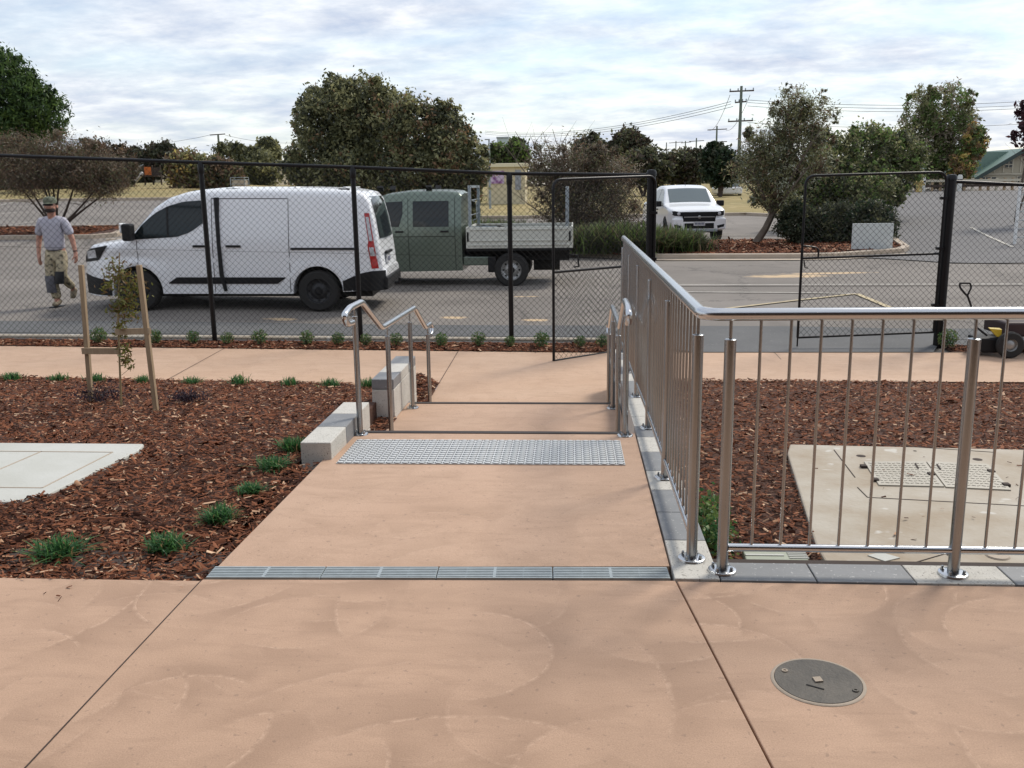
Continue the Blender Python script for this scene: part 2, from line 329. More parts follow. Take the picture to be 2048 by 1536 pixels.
def sheet(name, xs, ys, zf, mat, xf=None, **t):
    V = []; nx = len(xs)
    for y in ys:
        for x in xs:
            X = xf(x, y) if xf else x; V.append((X, y, zf(X, y)))
    F = [(j*nx+i, j*nx+i+1, (j+1)*nx+i+1, (j+1)*nx+i) for j in range(len(ys)-1) for i in range(nx-1)]
    return fast(name, np.array(V), np.array(F), mat, **t)
def strip(name, A, B, nx, ny, zf, dz, mat, side=0, **t):       # sheet between polylines A (front) and B (back)
    def samp(P, s):
        P = [Vector(p) for p in P]; Ls = [(b-a).length for a, b in zip(P, P[1:])]; T = sum(Ls)*s
        for (a, b), l in zip(zip(P, P[1:]), Ls):
            if T <= l+1e-9: return a+(b-a)*(T/l)
            T -= l
        return P[-1]
    V = []
    for j in range(ny+1):
        for i in range(nx+1):
            p = samp(A, i/nx).lerp(samp(B, i/nx), j/ny); V.append((p.x, p.y, zf(p.x, p.y)+dz))
    F = [(j*(nx+1)+i, j*(nx+1)+i+1, (j+1)*(nx+1)+i+1, (j+1)*(nx+1)+i) for j in range(ny) for i in range(nx)]
    return fast(name, np.array(V), np.array(F), mat, **t)
def kerbrun(mb, pts, w, h, zf=tz, step=.6):                    # kerb with a vertical face, draped
    P = []
    for a, b in zip(pts, pts[1:]):
        a = Vector(a); b = Vector(b); n = max(1, int((b-a).length/step))
        P += [a.lerp(b, i/n) for i in range(n)]
    P.append(Vector(pts[-1])); V = []
    for i, p in enumerate(P):
        d = (P[min(i+1, len(P)-1)]-P[max(0, i-1)]).normalized(); nrm = Vector((-d.y, d.x)); z = zf(p.x, p.y)
        q = p+nrm*w; V += [(p.x, p.y, z-.1), (p.x, p.y, z+h-.015), (p.x+nrm.x*.02, p.y+nrm.y*.02, z+h), (q.x, q.y, z+h), (q.x, q.y, z-.1)]
    F = [(i*5+k, (i+1)*5+k, (i+1)*5+k+1, i*5+k+1) for i in range(len(P)-1) for k in range(4)]
    return mb.add(V, F)

# ------------------------------------------------------------------ ground beyond the fence
ys = [11.2, 11.8, 12.3, 12.6]+[12.6+.4*i for i in range(1, 62)]
while ys[-1] < 1400: ys.append(ys[-1]*1.035)
us = np.linspace(-1.6, 1.6, 141)
sheet('carpark', us, ys, tz, M['asph'], xf=lambda u, y: u*y, kind='structure')
sheet('ground', np.linspace(-30, 30, 3), [-8, 0, 3, 11.5], lambda x, y: -.95, M['soil'], kind='structure')
# new asphalt band along the fence and through the gateway
def fY(X): return 12.45+.055*X if X < 0 else 12.5+.05*X        # fence line
def pfar(X): return 11.87+.033*X if X < 0 else 11.87+.09*X if X < 6 else 12.41
def pnear(X): return 10.02 if X < -1.0 else 10.42+.07*(X-1)
strip('asphalt_band', [(-18, fY(-18)+.05), (1.0, fY(1)-.02), (1.35, pfar(1.35)+.0), (4.7, pfar(4.7)), (4.9, fY(5)), (18, fY(12))], [(-18, 13.2), (1, 13.7), (4.9, 13.75), (18, 14)], 70, 3, tz, .028, M['asphn'], kind='structure')
# hill of darker asphalt at the right
strip('hill_road', [(7.2, 24.5), (9.0, 22.5), (26, 22.5), (40, 24)], [(19.2, 57), (30, 57), (60, 57), (90, 57)], 40, 60, tz, .02, M['asphh'], kind='structure')
# grass
strip('grass_field', [(-110, 50), (-22, 50), (-3, 46), (5, 46.5), (8.4, 46.8), (10.2, 44), (11.3, 40)], [(-700, 600), (-200, 600), (0, 600), (60, 600), (100, 600), (110, 600), (130, 600)], 90, 60, tz, .13, M['grass'], kind='structure')
mb = MB(); kerbrun(mb, [(-110, 49.8), (-22, 49.8), (-3, 45.8), (5, 46.3), (8.3, 46.6), (10.1, 43.8), (11.2, 39.8)], .25, .15)
mb.build('kerb_line', M['kerb'], kind='structure')
# planted islands
isl = [(-.5, 26.6), (2.4, 25.0), (6.6, 24.7), (8.6, 25.6), (8.9, 26.1)]
strip('island_bed', isl, [(-.5, 33), (3.0, 30.2), (6.5, 30.8), (9.4, 28.5), (9.2, 26.6)], 40, 14, tz, .11, M['soil'], kind='structure')
strip('island_bed', [(-12.5, 27.5), (-.5, 26.6)], [(-12.5, 34), (-.5, 33)], 30, 8, tz, .11, M['soil'], kind='structure')
strip('island_bed', [(-40, 29.4), (-15.6, 29.3), (-15.2, 29.8)], [(-40, 33.5), (-16.4, 33), (-15.4, 31)], 30, 6, tz, .11, M['soil'], kind='structure')
mb = MB(); kerbrun(mb, [(-14.2, 27.5), (-.5, 26.4), (2.3, 24.8), (6.7, 24.5), (8.7, 25.35), (9.1, 26.1), (9.6, 28.6)], .2, .14); mb.build('kerb_line', M['kerb'], kind='structure')
mb = MB(); kerbrun(mb, [(-40, 29.2), (-15.5, 29.1), (-15, 29.8), (-15.3, 31), (-16.4, 33.2), (-40, 33.7)], .2, .14); mb.build('kerb_line', M['kerb'], kind='structure')
strip('gutter_strip', [(-14.2, 27.05), (-.5, 25.95), (2.2, 24.35), (6.8, 24.05), (8.9, 24.9)], [(-14.2, 27.45), (-.5, 26.35), (2.3, 24.75), (6.7, 24.45), (8.7, 25.3)], 60, 1, tz, .02, M['kerb'], kind='structure')
# painted lines
def pline(a, b, w, mat='line', n=24):
    a = Vector(a); b = Vector(b); d = (b-a).normalized(); q = Vector((-d.y, d.x))*w/2
    strip('painted_line', [a-q, b-q], [a+q, b+q], n, 1, tz, .034 if max(a.x, b.x) > 9 else .016, M[mat], kind='structure')
pline((1.5, 18.6), (12, 18.2), .09); pline((1.9, 17.5), (5.1, 17.15), .08)
pline((2.2, 14.9), (5.1, 17.15), .09, 'liney'); pline((5.1, 17.15), (5.15, 14.6), .11, 'liney'); pline((2.5, 14.75), (1.2, 16.6), .07)
def gat(px, py):
    lo, hi = 12., 120.
    for _ in range(40):
        mid = (lo+hi)/2; p = at(px, py, mid)
        if p.z < tz(p.x, p.y): hi = mid
        else: lo = mid
    p = at(px, py, lo); return (p.x, p.y)
for a_, b_ in (((-40, 420), (78, 397)), ((-60, 462), (90, 441)), ((-60, 436), (40, 424)), ((90, 405), (240, 399)), ((330, 398), (395, 396))): pline(gat(*a_), gat(*b_), .13); pline((5.2, 33.5), (9.2, 33.2), .12); pline((7.2, 28.6), (8.6, 31.5), .1)
for q in range(7): pline((12+q*2.6, 26.5), (13.5+q*3.3, 33), .1, 'line', 16)
# ------------------------------------------------------------------ near paving
jx = lambda y: .418-.1083*(y-3.59)
MB().prism([(-12, -4), (-1.551, -4), (-1.555, 3.52), (-12, 3.50)], -.15, 0).build('landing_slab', M['pink'], kind='structure', bevel=.004)
MB().prism([(-1.543, -4), (jx(-4)-.003, -4), (jx(3.59)-.004, 3.595), (-1.56, 3.535)], -.15, 0).build('landing_slab', M['pink'], kind='structure', bevel=.004)
MB().prism([(jx(-4)+.003, -4), (9, -4), (9, 3.588), (jx(3.59)+.003, 3.588)], -.15, 0).build('landing_slab', M['pink'], kind='structure', bevel=.004)
MB().box(-12, 9, -4, 3.9, -.4, -.03).build('landing_base', M['joint'], kind='structure')
MB().prism([(-1.5490, -4), (-1.5440, -4), (-1.5585, 3.52), (-1.5635, 3.52)], -.02, .0008).build('landing_joint', M['joint'], kind='structure')
# ramped walkway to the head of the steps
WL, WR = -1.545, .405
def slabgrid(name, x0, x1, y0, y1, zf, mat, depth=.3, ny=8, y0f=None):
    mb = MB(); V = []
    for j in range(ny+1):
        for x in (x0, x1):
            ya = y0f(x) if y0f else y0; y = ya+(y1-ya)*j/ny; V.append((x, y, zf(x, y)))
    n = len(V); V += [(a, b, c-depth) for a, b, c in V]
    F = [(2*j, 2*j+1, 2*j+3, 2*j+2) for j in range(ny)]+[(2*j, 2*j+2, n+2*j+2, n+2*j) for j in range(ny)]+[(2*j+1, n+2*j+1, n+2*j+3, 2*j+3) for j in range(ny)]
    F += [(0, n, n+1, 1), (2*ny, 2*ny+1, n+2*ny+1, n+2*ny)]
    return mb.add(V, F).build(name, mat, kind='structure')
slabgrid('walkway', WL, WR, 3.66, 6.10, lambda x, y: walkz(y), M['pinkwalk'], y0f=lambda x: 3.665+.04*(x+1.545))
Z1 = walkz(6.1)
RISE = .145
# steps: upper flight, mid landing, lower flight
st = MB().box(WL+.01, WR, 6.105, 6.42, -.8, Z1-RISE); st.build('stair_tread', M['pinkwalk'], kind='structure')
slabgrid('mid_landing', -1.541, WR, 6.42, 8.26, lambda x, y: Z1-2*RISE-.008*(y-6.4), M['pinkwalk'], depth=.5)
Z2 = Z1-2*RISE-.008*1.85
MB().box(-1.51, WR, 8.262, 8.57, -.8, Z2-RISE*.92).build('stair_tread', M['peach'], kind='structure')
for y, z, xl in ((6.1, Z1, WL+.05), (6.42, Z1-RISE, WL+.05), (8.26, Z2, -1.5), (8.57, Z2-RISE*.92, -1.5)):
    MB().box(xl, .335, y-.045, y+.008, z-.02, z+.006).build('stair_nosing', M['nose'], kind='structure')
slabgrid('lower_path', -1.515, .405, 8.57, 10.02, lambda x, y: zp(x, y), M['peach'])
_xs = [-25, -12, -6, -3, -1.52, -1.0, -.4, .1, .42, .62, 1.2, 2, 3, 4, 5, 6, 8, 12, 25]
sheet('lower_path', _xs, np.linspace(0, 1, 7), lambda x, y: zp(x, y)-.003*(y < 10.1), M['peach'], xf=None, kind='structure') if False else fast('lower_path', np.array([(x, yy, zp(x, yy)-(.004 if j == 0 else 0)) for j in range(7) for x in _xs for yy in [((9.98 if x < .5 else 10.4+.07*(x-.6))*(1-j/6)+(pfar(x) if x < 6 else 12.41+.03*(x-6))*j/6)]]), np.array([(j*19+i, j*19+i+1, (j+1)*19+i+1, (j+1)*19+i) for j in range(6) for i in range(18)]), M['peach'], kind='structure')
mb = MB()
for x in (-4.6, -1.518, 2.6): mb.add([(x-.004, pnear(x) if x > -4 else 10.02, zp(x, 10.02)+.004), (x+.004, pnear(x) if x > -4 else 10.02, zp(x, 10.02)+.004), (x+.004, pfar(x), zp(x, pfar(x))+.004), (x-.004, pfar(x), zp(x, pfar(x))+.004)], [(0, 1, 2, 3)])
mb.build('path_joint', M['joint'], kind='structure')

# mulch beds
sheet('mulch_bed', np.linspace(-14, -1.72, 40), np.linspace(3.42, 10.05, 34), lambda x, y: bedl(x, y)-.01, M['soil'], kind='structure')
sheet('mulch_bed', np.linspace(.55, 12, 40), np.linspace(3.66, 11.2, 34), lambda x, y: min(bedr(x, y), zp(x, y)-.015 if y > pnear(x) else 9)-.01, M['soil'], kind='structure')
MB().box(-1.76, -1.70, 6.3, 7.64, -.8, -.20).build('mulch_bed', M['soil'], kind='structure')
MB().box(-1.76, -1.53, 6.3, 7.66, -.8, -.345).build('mulch_bed', M['soil'], kind='structure')
MB().box(-1.70, -1.46, 3.6, 6.12, -.5, -.12).build('mulch_bed', M['soil'], kind='structure')
sheet('mulch_bed', np.linspace(-1.75, -1.512, 5), np.linspace(8.7, 10.03, 8), lambda x, y: zp(x, y)+.01+(-1.512-x)*.5, M['soil'], kind='structure')
strip('fence_mulch', [(-18, pfar(-18)), (.95, pfar(.95))], [(-18, fY(-18)+.06), (.95, fY(.95)+.06)], 60, 3, zp, .004, M['soil'], kind='structure')
strip('fence_mulch', [(4.95, pfar(4.95)+.02), (12, 12.5)], [(4.95, fY(5)+.06), (12, 13.0)], 20, 3, zp, .004, M['soil'], kind='structure')
mb = MB(); kerbrun(mb, [(-18, fY(-18)+.06), (1.0, fY(1)+.06)], .1, .05, zf=lambda x, y: zp(x, y)); mb.build('edge_strip', M['slabr'], kind='structure')

def chips(name, pts, n, mats, smin=.012, smax=.045, lift=.004, **t):
    # pts(n) -> x, y, z arrays ; ridge shaped flakes
    x, y, z = pts(n); n = len(x)
    Lh = RNG.uniform(smin, smax, n)*np.where(RNG.random(n) < .06, 1.8, 1)*.5; Wd = Lh*RNG.uniform(.18, .5, n)
    a = RNG.uniform(0, np.pi, n); a = np.where(RNG.random(n) < .45, RNG.normal(0, .5, n), a); tilt = RNG.normal(0, .28, n); roll = RNG.normal(0, .45, n)
    ex = np.stack([np.cos(a)*np.cos(tilt), np.sin(a)*np.cos(tilt), np.sin(tilt)], 1); ey = np.stack([-np.sin(a)*np.cos(roll), np.cos(a)*np.cos(roll), np.sin(roll)], 1)
    c = np.stack([x, y, z+lift+RNG.random(n)*.012], 1); up = np.array([0, 0, 1.])
    tp = RNG.uniform(.3, 1, n)[:, None]; Lh = Lh[:, None]; Wd = Wd[:, None]
    P = [c-ex*Lh-ey*Wd*tp, c-ex*Lh+up*Wd*.5, c-ex*Lh*.9+ey*Wd, c+ex*Lh-ey*Wd, c+ex*Lh+up*Wd*.45, c+ex*Lh*.95+ey*Wd*tp]
    V = np.stack(P, 1).reshape(-1, 3); b = np.arange(n)*6
    F = np.concatenate([np.stack([b, b+3, b+4, b+1], 1), np.stack([b+1, b+4, b+5, b+2], 1)])
    r = RNG.random(n); mi = np.where(r < .55, 0, np.where(r < .93, 1, 2)); mi = np.concatenate([mi, mi])
    return fast(name, V, F, mats, mi, kind='stuff', **t)
CH = [M['chipa'], M['chipb'], M['chipc']]
def inslabL(x, y): return (x < -2.86) & (y > 4.58) & (y < 5.80) & ~((x > -3.0) & (y < 4.7))
def pL(n):
    y = 3.54+(10.0-3.54)*RNG.random(n)**1.25; x = -1.57-RNG.random(n)*np.minimum(9, 1.2+y*.75)
    k = ~inslabL(x, y) & ~((x > -1.72) & (y > 5.35) & (y < 6.5)) & ~((x > -1.73) & (y > 6.35)) & ~((x > -1.56) & (y > 3.6)); x, y = x[k], y[k]
    return x, y, np.array([bedl(a, b) for a, b in zip(x, y)])
chips('bark_mulch', pL, 84000, CH, .012, .044, label='red brown bark chips covering the left garden bed', cat='mulch')
def pL3(n):
    y = 8.75+1.27*RNG.random(n); k = RNG.random(n) < .35; y = np.where(k, 6.5+1.13*RNG.random(n), y); x = np.where(k, -1.69+.15*RNG.random(n), -1.515-.22*RNG.random(n)); return x, y, np.array([-.343 if b < 8 else zp(a, b)+.015+(-1.512-a)*.5 for a, b in zip(x, y)])
chips('bark_mulch', pL3, 1500, CH, .014, .05, label='small patches of bark chips at both ends of the taller block wall', cat='mulch')
def inslabR(x, y): return (x > 1.17+(y-4)*.125) & (y < 6.22-.06*(x-1.4))
def pR(n):
    y = 3.8+(10.9-3.8)*RNG.random(n)**1.15; x = .62+RNG.random(n)*(1.6+y*.62); k = ~inslabR(x, y) & (y < 10.38+.07*(x-1)) & ~((x > .78) & (x < 1.18) & (y < 4.25)); x, y = x[k], y[k]
    return x, y, np.array([bedr(a, b) for a, b in zip(x, y)])
chips('bark_mulch', pR, 68000, CH, .012, .044, label='dark bark chips filling the bed behind the balustrade', cat='mulch')
def pF(n):
    x = -8.5+9.4*RNG.random(n); f = RNG.random(n); y = np.array([pfar(a)+(fY(a)-pfar(a))*b for a, b in zip(x, f)])
    return x, y, np.array([zp(a, b) for a, b in zip(x, y)])
chips('bark_mulch', pF, 11000, CH, .02, .06, label='narrow band of bark chips along the foot of the long fence', cat='mulch')
def pF2(n):
    x = 5+3*RNG.random(n); f = RNG.random(n); y = np.array([pfar(a)+.03+(fY(a)-pfar(a))*b for a, b in zip(x, f)])
    return x, y, np.array([zp(a, b) for a, b in zip(x, y)])
chips('bark_mulch', pF2, 2500, CH, .02, .06, label='bark chips at the foot of the right hand fence beside the cart', cat='mulch')
def pS(n):
    y = 3.52-.22*RNG.random(n)**3; x = -5+3.4*RNG.random(n); return x, y, np.full(n, -.001)
chips('bark_litter', pS, 90, CH, .008, .028, label='stray bark chips spilled on the pink landing beside the bed', cat='mulch')
def pS2(n):
    x = 1.5+2.6*RNG.random(n); y = 4.0+2.0*RNG.random(n); k = y < 6.1-.06*(x-1.4); x, y = x[k], y[k]; return x, y, np.full(len(x), zr-.002)
zr = -.155
chips('bark_litter', pS2, 80, CH, .010, .035, label='stray bark chips on the concrete pit surround', cat='mulch')
def pI(n):
    x = 1.0+8*RNG.random(n); y = 25.1+5.2*RNG.random(n); k = (y < 30.4-.55*np.maximum(0, x-6)) & (y > 24.9+.75*np.maximum(0, x-7.2)); x, y = x[k], y[k]
    return x, y, np.array([tz(a, b)+.11 for a, b in zip(x, y)])
chips('bark_mulch', pI, 9000, CH, .06, .16, label='brown bark chips on the kerbed island in front of the white ute', cat='mulch')
def pI2(n):
    x = -24+8*RNG.random(n); y = 29.5+3.5*RNG.random(n); return x, y, np.array([tz(a, b)+.11 for a, b in zip(x, y)])
chips('bark_mulch', pI2, 4000, CH, .06, .16, label='bark chips on the kerbed island behind the walking man', cat='mulch')

# ------------------------------------------------------------------ concrete pads and lids
pad = thing('concrete_pad', 'pale grey concrete pad with inset lid lying in the left mulch bed', 'concrete pad')
zz = -.045
poly = [(-9, 4.50), (-3.25, 4.55), (-3.02, 4.61), (-2.93, 4.70), (-2.82, 5.60), (-2.86, 5.76), (-9, 5.80)]
MB().prism(poly, -.2, zz).build('slab', M['slab'], pad, bevel=.012)
mb = MB()
for a, b in (((-9, 4.83), (-3.02, 4.83)), ((-3.02, 4.83), (-2.97, 5.55)), ((-2.97, 5.55), (-9, 5.60)), ((-3.45, 5.56), (-3.52, 4.84))):
    MB().obox((*a, zz+.001), (*b, zz+.001), .010, .003).build('groove', M['kerb'], pad)
rp = thing('access_pit', 'stained concrete pit surround with hinged steel covers behind the balustrade', 'access pit')
zr = -.155
MB().prism([(1.17, 3.80), (1.19, 4.4), (1.405, 6.0), (1.47, 6.22), (5.6, 5.95), (5.6, 3.80)], -.3, zr).build('slab', M['slabr'], rp, bevel=.01)
mb = MB()
def Rq(px, py): p = at(px, py, 1); d = p-Vector((0, 0, EYE)); t = (zr-EYE)/d.z; q = Vector((0, 0, EYE))+d*t; return (q.x, q.y, zr+.001)
for a, b in (((1668, 900), (1710, 955)), ((1735, 995), (2048, 1012)), ((1735, 995), (1715, 975)), ((1590, 878), (1990, 905)), ((1815, 1130), (1890, 1108))): MB().obox(Rq(*a), Rq(*b), .006, .003).build('groove', M['joint'], rp)
for cs in ([(1728, 925), (1850, 925), (1888, 975), (1758, 972)], [(1853, 925), (1975, 930), (2022, 982), (1892, 976)]):
    q = [Vector(Rq(*c)) for c in cs]; mb = MB().prism([(v.x, v.y) for v in q], zr-.01, zr+.008)
    for i in range(1, 13):
        for j in range(1, 11):
            p = q[0].lerp(q[1], i/13).lerp(q[3].lerp(q[2], i/13), j/11); a = .6 if (i+j) % 2 else -.6
            d = Vector((math.cos(a), math.sin(a), 0))*.011; mb.obox(p-d+Vector((0, 0, .008)), p+d+Vector((0, 0, .008)), .006, .004)
    o = mb.build('cover_plate', M['lid'], rp)
mb = MB()
for c in ((1727, 935), (1750, 962), (1982, 945), (2012, 972), (1862, 951)): p = Rq(*c); MB().box(p[0]-.018, p[0]+.018, p[1]-.02, p[1]+.02, zr, zr+.016).build('hinge', M['joint'], rp)
for c in ((1832, 935), (1876, 937)): p = Vector(Rq(*c)); MB().obox(p+Vector((-.005, -.05, .009)), p+Vector((.012, .05, .009)), .008, .008).build('handle', M['joint'], rp)
mb = MB()
for c, r in (((1722, 912), .03), ((1955, 919), .03), ((1830, 902), .012)): MB().lathe([(r, 0), (0, .003)], Rq(*c), n=16).build('lifting_hole', M['joint'], rp)
q = [Rq(*c) for c in ((1735, 1112), (1762, 1106), (1800, 1117), (1770, 1124))]
MB().prism([(v[0], v[1]) for v in q], zr-.01, zr+.005).build('inspection_cap', M['slab'], rp)
MB().lathe([(.055, 0), (.05, .006), (0, .006)], Rq(1995, 1112), n=20).build('round_cap', M['kerb'], rp, smooth=True)
q = [Rq(*c) for c in ((1484, 1100), (1598, 1100), (1632, 1142), (1500, 1150))]
lid = thing('meter_lid', 'green grey rectangular plastic lid beside the corner post of the balustrade', 'meter box lid', loc=(q[0][0], q[0][1], zr+.022))
MB().prism([(v[0]-q[0][0], v[1]-q[0][1]) for v in q], -.15, -.01).build('lid', M['lidg'], lid, bevel=.006)
mb = MB()
for k in range(5): mb.box(.20+k*.0, .29, -.13+k*.022, -.12+k*.022, -.01, -.006)
mb.box(.0, .18, -.1, -.085, -.01, -.006); mb.build('raised_mark', M['slab'], lid)
# round manhole in the landing
c = (.795, 2.815); mh = thing('manhole_cover', 'round iron cover set in the pink concrete landing', 'manhole cover', loc=(*c, 0))
MB().lathe([(.150, .001), (.146, .004), (.139, .004), (.139, .0015)], (0, 0, 0), n=64).build('rim', M['kerb'], mh, smooth=True)
MB().lathe([(.1385, .0012), (.137, .005), (.120, .0052), (0, .0055)], (0, 0, 0), n=64).build('plate', M['manh'], mh, smooth=True)
mb = MB().prism([(-.012, -.017), (.014, -.012), (.010, .016), (-.016, .011)], .005, .0105); mb.build('boss', M['kerb'], mh)
for dx_, dy_ in ((-.095, .055), (.103, -.060)):
    MB().lathe([(.011, .005), (.010, .009), (.005, .009), (.0045, .006), (0, .006)], (dx_, dy_, 0), n=16).build('bolt', M['manh'] if dx_ > 0 else M['kerb'], mh, smooth=True)
MB().obox((-.045, -.03, .0055), (.005, -.058, .0055), .006, .003).build('lifting_slot', M['dark'], mh)

# drain grates
GL = 'slotted galvanised drain grate across the ramp head'
MB().prism([(-1.57, 3.545), (.41, 3.605), (.41, 3.74), (-1.57, 3.665)], -.10, -.035).build('drain_channel', M['dark'], kind='structure')
lab = ['leftmost slotted steel drain grate, beside the mulch', 'second drain grate from the mulch bed', 'drain grate third from the mulch bed', 'rightmost slotted steel drain grate, beside the cream kerb block']
proto = None
for k in range(4):
    if proto is None:
        proto = thing('drain_grate', lab[0], 'drain grate', loc=(-1.555, 3.548, 0), rz=.032, group='grates of the channel drain')
        mb = MB()
        for j in range(7): mb.box(.004, .484, .003+j*.0172, .0135+j*.0172, -.025, .002)
        mb.build('slat', M['grate'], proto)
        for xx in (.002, .12, .36, .478): MB().box(xx, xx+.008, .003, .117, -.024, .0).build('cross_tie', M['grate'], proto)
        MB().box(.237, .249, .003, .117, -.02, .0022).build('cross_tie', M['grate'], proto)
    else: dup(proto, (-1.555+k*.4885, 3.548+k*.0155, 0), .032, lab[k])

# tactile panel
tp = thing('tactile_panel', 'silver tactile paving panel of raised studs at the head of the steps', 'tactile paving', loc=(-1.44, 5.285, walkz(5.285)))
tp.rotation_euler = (-.02, 0, .006)
MB().box(0, 1.74, 0, .575, .001, .006).build('plate', M['tact'], tp)
mb = MB(); mr_ = MB()
for i in range(35):
    for j in range(12):
        x, y = .024+i*.0497, .022+j*.0482
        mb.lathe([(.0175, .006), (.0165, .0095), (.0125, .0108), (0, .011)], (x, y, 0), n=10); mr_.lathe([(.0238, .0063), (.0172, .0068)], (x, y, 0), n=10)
mb.build('stud_pattern', M['tact'], tp, smooth=True); mr_.build('stud_shadow', M['tactshade'], tp)  # flat dark rings painted as the studs' shadows

# ------------------------------------------------------------------ kerb of blocks
def kz(Y): return lerp(Y, [(3.6, .006), (4.2, .0), (6.2, -.045), (7.7, -.11), (10, -.16)])
names = {'g': 'grey honed', 'c': 'cream'}
def block(x0, x1, y0, y1, zt, zb, mk, lb, grp, zt2=None):
    mb = MB(); z2 = zt if zt2 is None else zt2; j = .0025
    vs = [(x0+j, y0+j, zb), (x1-j, y0+j, zb), (x0+j, y1-j, zb), (x1-j, y1-j, zb), (x0+j, y0+j, zt), (x1-j, y0+j, zt), (x0+j, y1-j, z2), (x1-j, y1-j, z2)]
    mb.add(vs, [(0, 2, 3, 1), (4, 5, 7, 6), (0, 1, 5, 4), (2, 6, 7, 3), (0, 4, 6, 2), (1, 3, 7, 5)])
    return mb.build('kerb_block', M['gran'] if mk == 'g' else M['cream'], bevel=.004, label=lb, cat='block', group=grp)
ysd = [3.6, 4.04, 4.43, 4.80, 5.17, 5.59, 5.97, 6.28, 6.62, 7.07, 7.45, 7.80, 8.15, 8.5, 8.9, 9.3, 9.7, 10.0]
pat = 'cggcgcgcccggcgcgc'
ordn = ['first', 'second', 'third', 'fourth', 'fifth', 'sixth', 'seventh', 'eighth', 'ninth', 'tenth', 'eleventh', 'twelfth', 'thirteenth', 'fourteenth', 'fifteenth', 'sixteenth', 'seventeenth']
for i in range(17):
    block(.41, .60, ysd[i], ysd[i+1], kz(ysd[i]), -.8 if ysd[i] > 5.9 else -.3, pat[i], ('cream corner block where the two kerbs meet' if i == 0 else f'{names[pat[i]]} kerb block beside the ramp, {ordn[i]} from the corner'), 'kerb blocks along the ramp', kz(ysd[i+1]))
xr = [.60, .99, 1.385, 1.775, 2.165, 2.555, 2.945]; lastn = ['next to the corner block', 'second from the corner', 'under the right hand post', 'at the right edge of the photo', '', '']
for i, mk in enumerate('ggcgcg'):
    if i > 3: continue
    block(xr[i], xr[i+1], 3.595, 3.785, .004, -.3, mk, f'{names[mk]} kerb block under the front balustrade, {lastn[i]}', 'kerb blocks under the front balustrade')
MB().box(2.17, 6, 3.597, 3.785, -.3, .002).build('kerb_line', M['gran'], kind='structure')
# low block walls left of the steps
def wall(lb, x0, x1, blocks, ztop, zbot):
    t = thing('block_wall', lb, 'garden wall', loc=(x0, blocks[0][0], 0))
    for k, (y0, y1, mk, cap) in enumerate(blocks):
        j = .002; mb = MB().box(j, x1-x0-j, y0-blocks[0][0]+j, y1-blocks[0][0]-j, ztop-cap+j, ztop)
        mb.build('cap_block', M['gran'] if mk == 'g' else M['cream'], t, bevel=.006)
        n = max(1, int((ztop-cap-zbot)/.19)); h = (ztop-cap-zbot)/n
        if cap < ztop-zbot-.05:
            for q in range(n):
                m2 = 'c' if (k+q) % 2 == 0 else ('g' if k in (1,) else 'c')
                MB().box(j, x1-x0-j, y0-blocks[0][0]+j, y1-blocks[0][0]-j, zbot+q*h+j, zbot+(q+1)*h-j).build('course_block', M['gran'] if m2 == 'g' else M['cream'], t, bevel=.005)
    return t
wall('low block wall of cream and grey blocks left of the tactile panel', -1.685, -1.49, [(5.38, 5.77, 'c', .19), (5.77, 6.12, 'g', .19), (6.12, 6.47, 'c', .19)], .075, -.42)
wall('taller grey capped block wall beside the middle of the steps', -1.735, -1.54, [(7.63, 7.95, 'g', .09), (7.95, 8.36, 'c', .09), (8.36, 8.74, 'g', .09)], .0, -.62)
MB().box(WL, -1.49, 5.4, 6.1, -.3, -.055).build('walkway', M['pinkwalk'], kind='structure')

# ------------------------------------------------------------------ balustrade
bal = thing('balustrade', 'stainless steel balustrade with vertical bars turning the corner of the ramp', 'balustrade', loc=(.507, 3.69, 0))
bo = Vector((.507, 3.69, 0))
def B_(x, y, z): return Vector((x, y, z))-bo
railz = lambda Y: 1.09-.0062*(Y-3.7)
corner = []
for k in range(7):
    a = math.pi/2*k/6; corner.append(B_(.507+.07-.07*math.cos(math.pi/2-a), 3.69+.07-.07*math.sin(math.pi/2-a), 1.09))
corner = [B_(.507+.07*(1-math.sin(math.pi/2*k/6+0)), 3.69+.07*(1-math.cos(math.pi/2*k/6)), 1.09) for k in range(7)]
path = [B_(3.3, 3.69, 1.09)]+corner+[B_(.507, y, railz(y)) for y in (5, 6.5, 8, 9.8)]+[B_(.507, 9.85, railz(9.85)-.012)]
MB().tube(path, .0255, 16).build('top_rail', M['steelr'], bal, smooth=True)
px_ = [.619, 1.562, 2.505]
mb = MB().tube([B_(.64, 3.69, .11), B_(3.3, 3.69, .11)], .0165, 12).build('bottom_rail', M['steelr'], bal, smooth=True)
mb = MB().tube([B_(.507, 3.82, .11), B_(.507, 6.2, .065), B_(.507, 7.7, .0), B_(.507, 9.83, -.05)], .0165, 12).build('bottom_rail', M['steelr'], bal, smooth=True)
bm_ = MB().tube([(0, 0, 0), (0, 0, .965)], .0062, 8); b0 = bm_.build('baluster', M['steel'], bal, smooth=True)
xs_ = []
for a, b in zip(px_, px_[1:]):
    xs_ += [a+(b-a)*k/8 for k in range(1, 8)]
pos = [(x, 3.69, .11) for x in xs_ if x < 2.3]
ps = [3.813, 5.02, 6.22, 7.42, 8.62, 9.80]
for a, b in zip(ps, ps[1:]):
    pos += [(.507, a+(b-a)*k/10, lerp(a+(b-a)*k/10, [(3.8, .11), (6.2, .065), (7.7, 0), (9.83, -.05)])) for k in range(1, 10)]
for i, (x, y, z) in enumerate(pos):
    o = b0 if i == 0 else b0.copy()
    if i: COL.objects.link(o)
    o.parent = bal; o.location = B_(x, y, z); o.scale = (1, 1, (railz(y)-.02-z)/.965)
